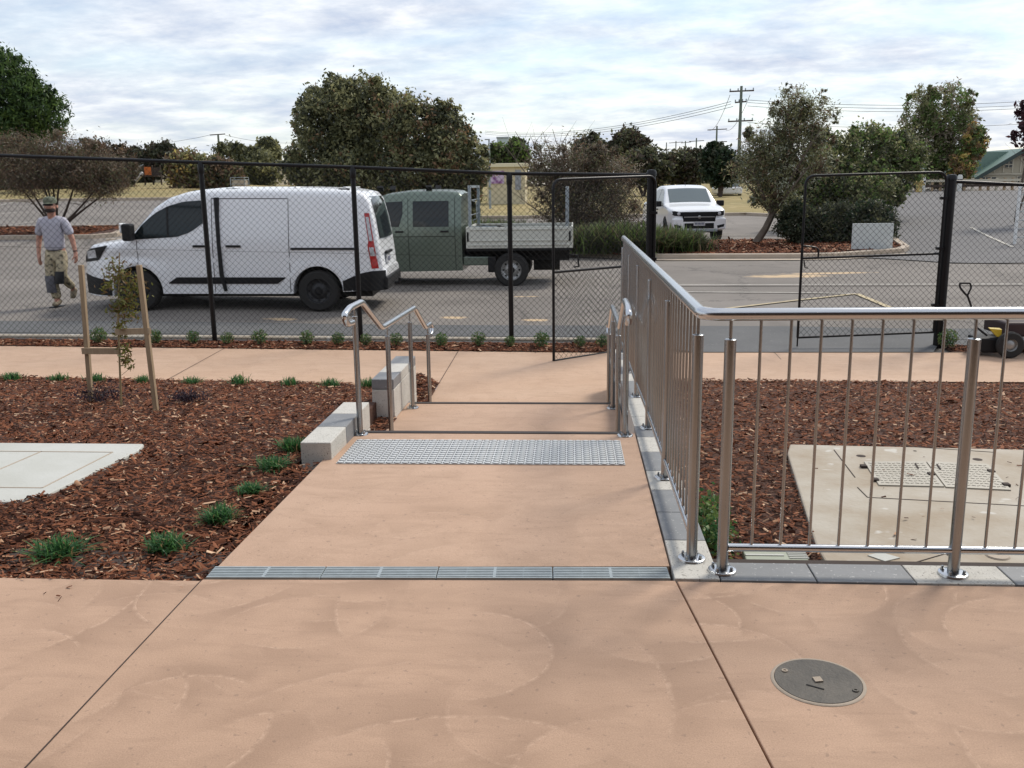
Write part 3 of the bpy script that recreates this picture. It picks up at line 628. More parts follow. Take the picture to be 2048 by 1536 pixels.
def post_parts(parent, loc, zb, ztop, zrail, r, plate=.058, nb=4, bolts=True):
    p = MB().lathe([(r, 0), (r, ztop-zb), (r-.003, ztop-zb+.002), (0, ztop-zb+.002)], (0, 0, 0), n=20).build('post', M['steel'], parent, smooth=True, loc=loc)
    MB().tube([(0, 0, ztop-zb), (0, 0, zrail-zb)], .0068, 8).build('spigot', M['steel'], p, smooth=True)
    MB().lathe([(plate+.002, .001), (plate, .009), (plate-.004, .011), (r, .011)], (0, 0, 0), n=32).build('base_plate', M['steelr'], p, smooth=True)
    if bolts:
        mb = MB()
        for k in range(nb):
            a = math.pi/4+k*2*math.pi/nb+.15; mb.lathe([(.0085, .01), (.0085, .018), (.006, .0185), (.006, .026), (.004, .028), (0, .028)], (plate*.74*math.cos(a), plate*.74*math.sin(a), 0), n=6)
        mb.build('bolt_set', M['steel'], p)
    return p
for x in px_: post_parts(bal, B_(x, 3.69, .004), .004, .99, 1.08, .0235)
for y in ps: post_parts(bal, B_(.507, y, kz(y)), kz(y), railz(y)-.10, railz(y)-.01, .0235)

# ------------------------------------------------------------------ stair handrails
def smoothpath(P, R=.06, n=5):
    P = [Vector(p) for p in P]; out = [P[0]]
    for a, b, c in zip(P, P[1:], P[2:]):
        r = min(R, (a-b).length*.45, (c-b).length*.45); u = b+(a-b).normalized()*r; v = b+(c-b).normalized()*r
        for k in range(n+1): t = k/n; out.append(u*(1-t)**2+b*2*t*(1-t)+v*t*t)
    out.append(P[-1]); return out
for X, lb, sgn in ((-1.46, 'left bent stainless steel handrail beside the steps', 1), (.336, 'right bent stainless steel handrail beside the balustrade', -1)):
    h = thing('handrail', lb, 'handrail', loc=(X, 6.05, Z1))
    prof = [(5.95, .735), (5.80, .745), (5.74, .81), (5.90, .838), (6.24, .835), (6.86, .56), (8.32, .525), (8.90, .255), (9.22, .245), (9.31, .20), (9.26, .13), (9.18, .13)]
    P = [(0, y-6.05, z-Z1) for y, z in prof]
    MB().tube(smoothpath(P, .05), .0215, 14).build('rail', M['steelr'], h, smooth=True)
    for y, zb, zt, zr_ in ((6.02, Z1+.001, .765, .83), (7.06, Z1-2*RISE-.005, .465, .545), (8.05, Z1-2*RISE-.013, .43, .52), (9.02, zp(X, 9.02), .165, .24)):
        post_parts(h, (0, y-6.05, zb-Z1), zb, zt, zr_, .0195, .052)

# ------------------------------------------------------------------ chain link fence
def chain(mb, a, b, z0a, z0b, z1a, z1b, s=.082, r=.0020):
    """diamond mesh on the vertical plane through a and b (XY), bottoms z0, tops z1"""
    a = Vector(a); b = Vector(b); Ln = (b-a).length; hh = max(z1a, z1b)-min(z0a, z0b); zb = min(z0a, z0b)
    def lo(u): return z0a+(z0b-z0a)*u/Ln
    def hi(u): return z1a+(z1b-z1a)*u/Ln
    for sg in (1, -1):
        n = int((Ln+hh)/s)+2
        for k in range(n):
            u0 = (k*s-hh) if sg > 0 else k*s                       # line: u = u0 + sg*t, z = zb + t
            ts = []
            t0, t1 = 0.0, hh
            # clip in u
            if sg > 0: t0 = max(t0, -u0); t1 = min(t1, Ln-u0)
            else: t0 = max(t0, u0-Ln); t1 = min(t1, u0)
            if t1 <= t0: continue
            sl0 = (z0b-z0a)/Ln; sl1 = (z1b-z1a)/Ln
            # zb+t >= lo(u0+sg t)
            d = 1-sg*sl0; t0 = max(t0, (z0a+sl0*u0-zb)/d); d = 1-sg*sl1; t1 = min(t1, (z1a+sl1*u0-zb)/d)
            if t1-t0 < .01: continue
            P = [Vector((*(a+(b-a)*((u0+sg*t)/Ln)), zb+t)) for t in (t0, t1)]
            mb.tube(P, r, 3, cap=False)
    return mb
tops = [(-12, 2.31), (-7.5, 2.095), (-4.9, 1.973), (-2.9, 1.884), (-.85, 1.775), (1.0, 1.735)]
FP = [-11.2, -8.1, -4.905, -2.91, -.86, .95]
def fz(X): return zp(X, fY(X))
def fence(lb, xs_, topf, endpost=None):
    t = thing('chainlink_fence', lb, 'fence', loc=(xs_[0], fY(xs_[0]), fz(xs_[0]))); o = Vector(t.location)
    def T(x, y, z): return Vector((x, y, z))-o
    MB().tube([T(x, fY(x), topf(x)-.02) for x in xs_], .0225, 10).build('top_rail', M['black'], t, smooth=True)
    for a, b in zip(xs_, xs_[1:]):
        chain(MB(), (a-o.x, fY(a)-o.y-.02), (b-o.x, fY(b)-o.y-.02), fz(a)+.03-o.z, fz(b)+.03-o.z, topf(a)-.03-o.z, topf(b)-.03-o.z).build('mesh_panel', M['wire'], t)
    for f in (.03, .5): MB().tube([T(x, fY(x)-.02, fz(x)+.03+(topf(x)-fz(x))*f) for x in xs_], .0022, 4).build('tension_wire', M['wire'], t)
    for x in xs_[1:-1] if endpost else xs_:
        p = MB().tube([(0, 0, 0), (0, 0, topf(x)-.03-fz(x))], .033, 14).build('post', M['black'], t, smooth=True, loc=T(x, fY(x), fz(x)-.0))
        MB().lathe([(.036, topf(x)-.16-fz(x)), (.040, topf(x)-.15-fz(x)), (.040, topf(x)-.04-fz(x)), (.02, topf(x)-.0-fz(x))], (0, 0, 0), n=14).build('post_collar', M['black'], p, smooth=True)
    return t
f1 = fence('long black chain link fence in front of the white van and green truck', FP, lambda x: lerp(x, tops), 1)
o = Vector(f1.location)
p = MB().lathe([(.057, 0), (.057, 2.35), (.066, 2.352), (.066, 2.40), (.05, 2.43), (0, 2.435)], (0, 0, 0), n=20).build('gate_post', M['black'], f1, smooth=True, loc=Vector((1.0, 12.52, fz(1)-.12))-o)
rt = lambda x: lerp(x, [(4.9, 1.60), (5.86, 1.545), (9, 1.36)])
f2 = fence('black chain link fence at the right, beyond the front balustrade', [4.93, 6.9, 8.9], rt, 1)
MB().lathe([(.062, 0), (.062, 2.22), (.070, 2.222), (.070, 2.262), (.05, 2.29), (0, 2.295)], (0, 0, 0), n=20).build('gate_post', M['black'], f2, smooth=True, loc=Vector((4.905, 12.72, fz(4.9)-.02))-Vector(f2.location))

def gate(name, lb, hinge, free, z0h, z0f, z1h, z1f, mid, handle):
    g = thing(name, lb, 'gate', loc=(*hinge, z0h)); o = Vector((*hinge, z0h))
    H = Vector((*hinge, 0)); F = Vector((*free, 0)); d = (F-H).normalized(); Ln = (F-H).length
    def P(u, z): q = H+d*u; return Vector((q.x, q.y, z))-o
    fr = [P(0, z0h), P(0, z1h), P(Ln, z1f), P(Ln, z0f)]
    pts = [fr[0]]; R = .13
    for a, b, c in ((fr[0], fr[1], fr[2]), (fr[1], fr[2], fr[3])):
        u = b+(a-b).normalized()*R; v = b+(c-b).normalized()*R
        pts += [u*(1-t)**2+b*2*t*(1-t)+v*t*t for t in [k/8 for k in range(9)]]
    pts.append(fr[3])
    MB().tube(pts, .017, 10).build('frame', M['black'], g, smooth=True)
    MB().tube([P(0, z0h), P(Ln, z0f)], .015, 10).build('bottom_bar', M['black'], g, smooth=True)
    zm = lambda u: (z0h+(z0f-z0h)*u/Ln)+mid
    MB().tube([P(0, zm(0)), P(Ln, zm(Ln))], .016, 10).build('middle_bar', M['black'], g, smooth=True)
    a = H-o; b = F-o
    chain(MB(), (a.x, a.y), (b.x, b.y), .01, z0f-o.z+.01, z1h-o.z-.03, z1f-o.z-.03, r=.0023).build('mesh_panel', M['wire'], g)
    for z in (.35, mid+.05, 1.75): MB().box(-.055, .03, -.035, .035, z, z+.035).build('hinge', M['black'], g, loc=(0, 0, 0))
    if handle:
        u0 = Ln-.22
        MB().tube(smoothpath([P(u0, zm(u0)), P(u0, zm(u0)+.13), P(Ln+.01, zm(Ln)+.165)], .06), .012, 8).build('latch_hoop', M['black'], g, smooth=True)
        MB().tube([P(Ln-.03, zm(Ln)-.02), P(Ln-.05, zm(Ln)-.12), P(Ln-.09, zm(Ln)-.13)], .008, 6).build('latch', M['black'], g, smooth=True)
        MB().tube([P(Ln, z0f), P(Ln, z0f-.12)], .010, 6).build('drop_bolt', M['black'], g, smooth=True)
    return g
gate('mesh_gate', 'open black mesh gate leaf swung in over the path, left of the gateway', (1.05, 12.46), (-.262, 11.335), -.54, -.54, 1.70, 1.665, 1.10, False)
gate('mesh_gate', 'black mesh gate leaf with looped latch, right of the gateway', (4.815, 12.66), (2.965, 12.42), -.40, -.43, 1.70, 1.675, 1.05, True)

# ------------------------------------------------------------------ vehicles
def car(prm):
    """skin of a car body as one lofted mesh. local x: front 0 -> rear, y: side, z: up"""
    T, Bf, Wf, xs_, rr, crown = prm['T'], prm['B'], prm['W'], prm['xs'], prm['r'], prm['crown']
    mb = MB(); ns, na, nc = 12, 5, 4; rings = []
    for x in xs_:
        zt, zb = T(x), Bf(x); r = min(rr, (zt-zb)*.3); zc = zt-r; half = []
        for j in range(ns+1):
            z = zb+(zc-zb)*j/ns; half.append((Wf(x, z), z))
        wt = Wf(x, zc)
        for k in range(1, na+1):
            a = math.pi/2*k/na; half.append((wt-r+r*math.cos(a), zc+r*math.sin(a)))
        w0 = half[-1][0]
        for k in range(1, nc+1):
            y = w0*(1-k/nc); half.append((y, zt+crown*(1-(y/w0)**2)))
        inner = [(min(.70, half[0][0]-.1), half[0][1]+.0)]
        ring = [(x, y, z) for y, z in inner+half]+[(x, -y, z) for y, z in (inner+half[:-1])[::-1]]
        rings.append(ring)
    n = len(rings[0]); V = [p for q in rings for p in q]
    F = [(i*n+k, i*n+k+1, (i+1)*n+k+1, (i+1)*n+k) for i in range(len(rings)-1) for k in range(n-1)]
    F += [tuple(range(n)), tuple((len(rings)-1)*n+k for k in range(n))[::-1]]
    return mb.add(V, F)
def spatch(prm, xa, xb, top, bot, off=.004, side=-1, nx=14, nz=6):   # patch lying on the body side
    mb = MB(); V = []
    for i in range(nx+1):
        x = xa+(xb-xa)*i/nx; t, b = top(x), bot(x)
        for j in range(nz+1):
            z = b+(t-b)*j/nz; V.append((x, side*(prm['W'](x, z)+off), z))
    return mb.add(V, [(i*(nz+1)+j, (i+1)*(nz+1)+j, (i+1)*(nz+1)+j+1, i*(nz+1)+j+1) for i in range(nx) for j in range(nz)])
def tpatch(prm, xa, xb, ya, yb, off=.006, nx=8, ny=8, taper=0):        # patch on the upper skin (bonnet, windscreen)
    mb = MB(); V = []; T = prm['T']
    for i in range(nx+1):
        x = xa+(xb-xa)*i/nx; s = (T(x+.02)-T(x-.02))/.04; nrm = Vector((-s, 0, 1)).normalized()*off; k = 1-taper*i/nx
        w0 = prm['W'](x, T(x)-prm['r'])-prm['r']
        for j in range(ny+1):
            y = (ya+(yb-ya)*j/ny)*k; z = T(x)+prm['crown']*(1-min(1, (y/w0)**2)); V.append((x+nrm.x, y, z+nrm.z))
    return mb.add(V, [(i*(ny+1)+j, (i+1)*(ny+1)+j, (i+1)*(ny+1)+j+1, i*(ny+1)+j+1) for i in range(nx) for j in range(ny)])
def wheel(parent, loc, R, w, side, rim, caps=True):
    t = MB().lathe([(R*.60, -w/2), (R*.9, -w/2), (R*.985, -w/2+.03), (R, -w/2+.07), (R, w/2-.07), (R*.985, w/2-.03), (R*.9, w/2), (R*.60, w/2)], (0, 0, 0), 'y', 36).build('wheel', M['tyre'], parent, smooth=True, loc=loc)
    s = side; mb = MB().lathe([(R*.62, s*w*.5), (R*.58, s*w*.44), (R*.55, s*w*.30), (R*.42, s*w*.22), (R*.30, s*w*.34), (R*.2, s*w*.40), (0, s*w*.41)], (0, 0, 0), 'y', 36); mb.build('rim', rim, t, smooth=True)
    for k in range(8):
        a = 2*math.pi*k/8; c = (R*.47*math.cos(a), s*w*.29, R*.47*math.sin(a)); MB().lathe([(R*.06, 0), (0, s*.004)], c, 'y', 8).build('vent_hole', M['dark'], t)
    if caps: MB().lathe([(R*.2, s*w*.40), (R*.16, s*w*.47), (0, s*w*.48)], (0, 0, 0), 'y', 20).build('hub_cap', M['plast'], t, smooth=True)
def arches(cs, R, zc, base):
    def f(x):
        z = base(x)
        for c in cs:
            if abs(x-c) < R: z = max(z, zc+math.sqrt(R*R-(x-c)**2))
        return z
    return f
def xsamples(Lx, cs, R, extra):
    s = set(np.round(np.linspace(0, Lx, 34), 4).tolist()+extra)
    for c in cs:
        for k in range(17): s.add(round(c-R*math.cos(math.pi*k/16), 4))
        s.add(c-R-.001); s.add(c+R+.001)
    return sorted(q for q in s if 0 <= q <= Lx)
def lin(pts): return lambda x: lerp(x, pts)

# --- white panel van
van = thing('white_van', 'white panel van with black lower trim parked behind the fence', 'van', loc=(-8.12, 15.5, -.315), rz=rad(3.2))
van.rotation_euler[1] = .013
vT = lin([(0, .70), (.03, .88), (.09, 1.0), (.2, 1.065), (.6, 1.115), (.85, 1.165), (.96, 1.27), (1.3, 1.66), (1.55, 1.82), (1.85, 1.915), (2.3, 1.955), (2.9, 1.965), (3.8, 1.965), (4.45, 1.945), (4.68, 1.90), (4.76, 1.80), (4.84, 1.50), (4.92, 1.05), (4.96, .70), (5.0, .66)])
vbase = lin([(0, .26), (.3, .24), (1.4, .29), (3.4, .29), (4.4, .33), (5.0, .36)])
def vW(x, z):
    w = .985
    if z > 1.06: w -= .115*((z-1.06)/.9)**1.25
    w -= .02*max(0, (.55-z)/.3) - .014*math.exp(-((z-1.0)/.05)**2) + .012*math.exp(-((z-.88)/.06)**2)
    for c_ in (.985, 3.915): w += .022*math.exp(-((math.hypot(x-c_, z-.335)-.46)/.05)**2)
    if x < .62: w -= .36*(1-x/.62)**2.2
    if x > 4.72: w -= .22*((x-4.72)/.28)**2
    return w
van_cs = [.985, 3.915]
vp = dict(T=vT, B=arches(van_cs, .405, .335, vbase), W=vW, xs=xsamples(5.0, van_cs, .405, [.03, .09, .2, .85, .96, 1.3, 1.55, 4.68, 4.72, 4.76, 4.8, 4.84, 4.88, 4.92, 4.96]), r=.14, crown=.03)
car(vp).build('body', M['white'], van, smooth=True)
MB().box(.25, 4.75, -.69, .69, .22, .80).build('underbody', M['plast'], van)
for s in (-1, 1):
    spatch(vp, .95, 2.10, lin([(.95, 1.19), (1.12, 1.40), (1.33, 1.575), (1.55, 1.69), (1.8, 1.76), (2.10, 1.78)]), lin([(.95, 1.16), (1.68, 1.205), (1.9, 1.28), (2.10, 1.42)]), .006, s).build('side_window', M['glass'], van, smooth=True)
    spatch(vp, 1.52, 1.55, lambda x: 1.68, lambda x: 1.2, .010, s, 1).build('window_divider', M['plast'], van)
    spatch(vp, 1.50, 3.40, lin([(1.50, .47), (1.60, .56), (3.40, .56)]), lin([(1.50, .455), (1.7, .455), (3.3, .455), (3.40, .55)]), .014, s).build('side_moulding', M['plast'], van)
    spatch(vp, 3.50, 4.55, lambda x: 1.035, lambda x: 1.0, .006, s, 4, 1).build('door_track', M['plast'], van)
    spatch(vp, 4.325, 4.995, lin([(4.32, .50), (4.6, .62), (4.78, .66), (4.99, .66)]), lambda x: .34, .008, s).build('rear_bumper_corner', M['plast'], van, smooth=True)
    spatch(vp, .0, .56, lin([(0, .60), (.2, .56), (.56, .50)]), lin([(0, .27), (.56, .26)]), .008, s).build('front_bumper_corner', M['plast'], van, smooth=True)
    h = spatch(vp, .03, .55, lin([(.03, .86), (.1, .95), (.22, 1.01), (.55, 1.07)]), lin([(.03, .78), (.36, .83), (.55, 1.06)]), .008, s).build('headlight', M['plast'], van, smooth=True)
    spatch(vp, .10, .32, lin([(.1, .96), (.32, 1.0)]), lin([(.1, .84), (.32, .87)]), .012, s).build('lamp', M['clear'], h, smooth=True)
    tl = spatch(vp, 4.60, 4.86, lambda x: 1.585-(x-4.6)*0+.0, lambda x: .72, .004, s)
    # tail lamp leans with the rear edge
    mbt = MB(); mbc = MB(); V = []
    for j in range(13):
        z = .70+(1.58-.70)*j/12; xr_ = 4.90-(z-.70)*.145
        for i in range(4): x = xr_-.105+.105*i/3-(.0 if z < 1.1 else -.025*(1-i/3)); V.append((x, s*(vW(x, z)+.008), z))
    mbt.add(V, [(j*4+i, j*4+i+1, (j+1)*4+i+1, (j+1)*4+i) for j in range(12) for i in range(3)])
    o = mbt.build('tail_light', M['red'], van, smooth=True)
    V = []
    for j in range(5):
        z = .90+.14*j/4; xr_ = 4.90-(z-.70)*.145
        for i in range(3): x = xr_-.088+.07*i/2; V.append((x, s*(vW(x, z)+.012), z))
    for j in range(5):
        z = 1.14+.38*j/4; xr_ = 4.90-(z-.70)*.145
        for i in range(3): x = xr_-.066+.05*i/2; V.append((x, s*(vW(x, z)+.012), z))
    MB().add(V, [(15*g+j*3+i, 15*g+j*3+i+1, 15*g+(j+1)*3+i+1, 15*g+(j+1)*3+i) for g in (0, 1) for j in range(4) for i in range(2)]).build('clear_lens', M['clear'], o, smooth=True)
    for x in (1.93, 2.46): MB().box(x, x+.24, s*1.0-.012, s*1.0+.014, 1.04, 1.075).build('door_handle', M['plast'], van, bevel=.006)
    m_ = MB().box(.90, 1.04, s*1.14-.11, s*1.14+.11, 1.15, 1.42).build('mirror', M['plast'], van, bevel=.03)
    MB().box(.872, .90, s*1.14-.10, s*1.14+.09, 1.28, 1.43).build('mirror_cap', M['white'], m_, bevel=.012)
    for x, zt in ((1.02, 1.14), (2.24, 1.8), (3.47, 1.8)): spatch(vp, x, x+.010, lambda q: zt, lambda q: .32, .0025, s, 1, 14).build('door_seam', M['plast'], van)
    spatch(vp, 2.24, 3.47, lambda q: 1.812, lambda q: 1.80, .0025, s, 8, 1).build('door_seam', M['plast'], van)
    for c in van_cs: wheel(van, (c, s*.865, .335), .335, .22, s, M['rimd'])
# sliding door seal standing open beside the pillar
MB().tube([(2.33, -.91, 1.82), (2.335, -.955, 1.5), (2.35, -1.0, 1.1), (2.37, -1.01, .6), (2.42, -1.0, .34)], [.045, .034, .032, .036, .03], 8).build('door_seal', M['plast'], van, smooth=True)
for x, zt in ((4.745, 0),):
    V = []
    for j in range(9):
        z = 1.17+(1.84-1.17)*j/8; xx = lerp(z, [(1.05, 4.92), (1.5, 4.84), (1.80, 4.76), (1.9, 4.68)])
        for i in range(9): y = -.74+1.48*i/8; y *= 1-.10*j/8; V.append((xx+.035-.03*(abs(y)/.74)**2, y, z))
    MB().add(V, [(j*9+i, j*9+i+1, (j+1)*9+i+1, (j+1)*9+i) for j in range(8) for i in range(8)]).build('rear_window', M['glass'], van, smooth=True)
MB().box(4.93, 5.03, -.82, .82, .34, .56).build('rear_bumper', M['plast'], van, bevel=.03)
pl = MB().box(4.965, 4.985, -.50, -.13, .76, .89).build('number_plate', M['plate'], van)
mb = MB()
for k in range(6): mb.box(4.9855, 4.987, -.47+k*.055, -.44+k*.055, .79, .86)
mb.build('plate_marks', M['ink'], pl)
MB().box(4.95, 4.99, -.52, .1, .91, .95).build('plate_lamp_strip', M['plast'], van)
MB().tube([(4.95, 0, .38), (5.10, 0, .38), (5.12, 0, .46)], .03, 8).build('tow_bar', M['plast'], van, smooth=True)
tpatch(vp, .99, 1.62, -.72, .72, .006, taper=.04).build('windscreen', M['glass'], van, smooth=True)
for x in (2.55, 3.55, 4.35):
    b_ = MB().obox((x, -.70, 1.985), (x, .70, 1.985), .035, .02).build('roof_bar', M['white'], van, bevel=.006)
    for y in (-.74, .74): MB().box(x-.09, x+.09, y-.02, y+.02, 1.925, 1.965).build('bar_foot', M['plast'], b_)
MB().box(-.012, .02, -.42, .42, .42, .72).build('grille', M['plast'], van, bevel=.01)

# --- green twin cab truck
trk = thing('green_truck', 'sage green twin cab tray truck parked beyond the white van', 'truck', loc=(-5.62, 19.78, -.425))
gT = lin([(0, .72), (.04, .92), (.15, 1.02), (.72, 1.17), (.85, 1.24), (1.5, 1.78), (1.8, 1.89), (2.3, 1.95), (3.0, 1.945), (3.25, 1.92), (3.33, 1.86)])
def gW(x, z):
    w = .95
    if z > 1.18: w -= .13*((z-1.18)/.75)**1.2
    if z < 1.03: w -= .075*((1.03-z)/.7)
    if x < .5: w -= .3*(1-x/.5)**2.2
    w += .010*math.exp(-((z-.62)/.05)**2)-.012*math.exp(-((z-.56)/.04)**2)
    return w
gp = dict(T=gT, B=arches([.92], .40, .36, lin([(0, .30), (3.33, .34)])), W=gW, xs=xsamples(3.33, [.92], .4, [3.25, 3.3]), r=.12, crown=.03)
car(gp).build('cab', M['green'], trk, smooth=True)
for s in (-1, 1):
    spatch(gp, 1.05, 2.13, lin([(1.05, 1.32), (1.5, 1.64), (1.7, 1.725), (2.13, 1.745)]), lin([(1.05, 1.28), (2.06, 1.235), (2.13, 1.5)]), .009, s).build('side_window', M['glass'], trk, smooth=True)
    spatch(gp, 2.34, 3.07, lambda x: 1.745, lambda x: 1.235, .009, s).build('side_window', M['glass'], trk, smooth=True)
    for x in (2.235, 3.19): spatch(gp, x, x+.010, lambda q: 1.8, lambda q: .36, .006, s, 1, 12).build('door_seam', M['plast'], trk)
    spatch(gp, .9, 3.19, lambda q: 1.045, lambda q: 1.033, .007, s, 12, 1).build('door_seam', M['plast'], trk)
    for x in (1.97, 2.90): MB().box(x, x+.17, s*.955-.02, s*.955+.02, 1.12, 1.155).build('door_handle', M['plast'], trk, bevel=.008)
    wheel(trk, (.92, s*.84, .335), .335, .21, s, M['rims']); wheel(trk, (4.33, s*.86, .35), .35, .22, s, M['rims'])
    MB().box(.84, .98, s*1.08-.09, s*1.08+.09, 1.28, 1.5).build('mirror', M['plast'], trk, bevel=.02)
    sp_ = MB().box(3.42, 5.57, s*.95-.018, s*.95+.018, .79, 1.215).build('side_panel', M['alu'], trk, bevel=.008)
    for z in (.84, .93, 1.15): MB().box(3.5, 5.5, s*.972-.012, s*.972+.012, z, z+.035).build('rib', M['alu'], sp_, bevel=.008)
    for x in (3.44, 5.50): MB().box(x, x+.035, s*.975-.012, s*.975+.012, .93, 1.12).build('latch_slot', M['plast'], sp_)
    for x in (2.55, 1.55): MB().obox((x+.1, s*.62, 1.96), (x+.1, s*.70, 2.04), .12, .05).build('roof_rack_foot', M['plast'], trk)
tpatch(gp, .92, 1.62, -.66, .66, .006).build('windscreen', M['glass'], trk, smooth=True)
MB().box(3.42, 5.57, -.94, .94, .74, .785).build('tray_floor', M['plast'], trk)
MB().box(3.42, 3.45, -.94, .94, .785, 1.22).build('front_panel', M['alu'], trk)
MB().box(5.55, 5.58, -.94, .94, .785, 1.22).build('tail_panel', M['alu'], trk)
for y in (-.35, .35): MB().box(3.2, 5.5, y-.05, y+.05, .50, .74).build('chassis_rail', M['plast'], trk)
MB().box(3.34, 3.95, -.86, .86, .44, .62).build('side_locker', M['green'], trk, bevel=.02)
MB().box(3.85, 4.02, -.90, .90, .30, .62).build('mudguard_flap', M['plast'], trk, bevel=.02)
MB().tube([(4.75, 0, .42), (5.3, 0, .42)], .16, 12).build('spare_wheel', M['tyre'], trk, smooth=True)
MB().tube([(5.5, -.5, .62), (5.68, -.5, .60), (5.70, -.5, .38), (5.60, -.5, .36)], .02, 8).build('tow_hitch', M['plast'], trk, smooth=True)
for x, nm in ((3.50, 'front_rack'), (5.46, 'rear_rack')):
    r_ = MB().obox((x, -.90, 2.02 if x < 4 else 1.97), (x, .90, 2.02 if x < 4 else 1.97), .05, .05).build(nm, M['galv'], trk)
    for y in (-.88, .88):
        MB().box(x-.03, x+.03, y-.025, y+.025, 1.2, 2.04 if x < 4 else 1.98).build('rack_post', M['galv'], r_)
    if x < 4:
        for z in (1.45, 1.75): MB().tube([(x, -.88, z), (x, .88, z)], .008, 6).build('rack_bar', M['galv'], r_)
        MB().tube([(x+.06, -.9, 1.35), (x+.14, -.9, 1.38), (x+.14, -.9, 1.72), (x+.06, -.9, 1.74)], .010, 6).build('grab_handle', M['galv'], r_, smooth=True)
tools = thing('tool_bundle', 'dark jumble of hand tools resting on the truck tray', 'tools', loc=(-5.62+3.9, 19.5, .79-.425))
for k in range(7):
    a = Vector((random.uniform(-.3, .6), random.uniform(-.6, -.2), random.uniform(.40, .44))); b = a+Vector((random.uniform(-.5, .5), random.uniform(-.1, .1), random.uniform(-.03, .06)))
    MB().tube([a, b], .012, 6).build('tool', M['plast'] if k % 2 else M['galv'], tools)
for k in range(3): MB().box(-.2+k*.3, .0+k*.3, -.6, -.2, -.0, .40).build('tool_tub', M['plast'], tools, bevel=.02)

# --- white ute facing the camera
ute = thing('white_ute', 'white double cab ute facing the camera with black grille', 'ute', loc=(4.0, 30.7, -.30), rz=rad(95.5))
uT = lin([(0, .62), (.02, .92), (.06, 1.00), (.16, 1.06), (.6, 1.15), (1.25, 1.22), (1.35, 1.26), (1.95, 1.70), (2.15, 1.78), (2.6, 1.83), (3.3, 1.82), (3.65, 1.74), (3.80, 1.50), (3.86, 1.26), (5.25, 1.24), (5.32, 1.0)])
def uW(x, z):
    w = .93
    if z > 1.12: w -= .25*((z-1.12)/.72)**1.1
    if x < .45: w -= .15*(1-x/.45)**2
    if z < .6: w -= .03
    return w
ucs = [.93, 4.15]
up = dict(T=uT, B=arches(ucs, .44, .40, lin([(0, .42), (.4, .36), (5.3, .45)])), W=uW, xs=xsamples(5.32, ucs, .44, [.02, .06, 3.65, 3.8, 3.86]), r=.10, crown=.025)
car(up).build('body', M['whiteu'], ute, smooth=True)
MB().box(.3, 5.1, -.68, .68, .32, .8).build('underbody', M['plast'], ute)
tpatch(up, 1.36, 1.98, -.70, .70, .008, taper=.06).build('windscreen', M['glassl'], ute, smooth=True)
for s in (-1, 1):
    spatch(up, 1.55, 2.42, lin([(1.55, 1.34), (2.0, 1.64), (2.15, 1.70), (2.42, 1.72)]), lambda x: 1.17, .008, s).build('side_window', M['glass'], ute, smooth=True)
    spatch(up, 2.52, 3.45, lin([(2.5, 1.72), (3.3, 1.70), (3.45, 1.55)]), lambda x: 1.18, .008, s).build('side_window', M['glass'], ute, smooth=True)
    MB().box(1.50, 1.62, s*1.06-.13, s*1.06+.12, 1.14, 1.33).build('mirror', M['plast'], ute, bevel=.03)
    h = MB().add([(-.012, s*.47, .86), (.0, s*.80, .88), (.16, s*.865, .93), (.18, s*.86, 1.02), (.03, s*.78, 1.03), (-.012, s*.47, .97)], [(0, 1, 4, 5), (1, 2, 3, 4)]).build('headlight', M['plast'], ute)
    MB().lathe([(.055, 0), (.04, -.012), (0, -.014)], (-.014, s*.66, .94), 'x', 14).build('lamp', M['clear'], h, smooth=True)
    MB().add([(-.066, s*.60, .47), (-.064, s*.80, .52), (-.064, s*.82, .61), (-.066, s*.58, .56)], [(0, 1, 2, 3)]).build('fog_lamp_recess', M['plast'], ute)
    for c in ucs: wheel(ute, (c, s*.80, .39), .39, .26, s, M['rimd'])
    for x in (2.2, 3.1): MB().box(x, x+.2, s*.94-.01, s*.94+.02, 1.02, 1.06).build('door_handle', M['plast'], ute)
MB().box(-.06, .05, -.88, .88, .42, .80).build('front_bumper', M['whiteu'], ute, bevel=.05)
g_ = MB().add([(-.035, -.50, .66), (-.035, .50, .66), (-.03, .58, 1.0), (-.03, -.58, 1.0)], [(0, 1, 2, 3)]); g_.box(-.065, .0, -.53, .53, .68, 1.0).build('grille', M['plast'], ute, bevel=.02)
MB().box(-.078, -.06, -.50, .50, .82, .85).build('grille_bar', M['rims'], ute, bevel=.006)
MB().lathe([(.055, 0), (.04, -.012), (0, -.014)], (-.08, 0, .835), 'x', 16).build('badge', M['rims'], ute, smooth=True)
MB().box(-.072, -.05, -.48, .48, .47, .64).build('lower_intake', M['dark'], ute, bevel=.01)
pl = MB().box(-.092, -.074, -.185, .185, .56, .69).build('number_plate', M['plate'], ute)
mb = MB()
for k in range(7): mb.box(-.0945, -.0925, -.155+k*.046, -.125+k*.046, .59, .66)
mb.build('plate_marks', M['ink'], pl)
MB().box(-.085, .1, -.60, .60, .36, .44).build('lower_lip', M['galv'], ute, bevel=.02)
MB().tube([(2.2, 0, 1.82), (2.32, 0, 1.95)], .008, 5).build('aerial', M['plast'], ute)

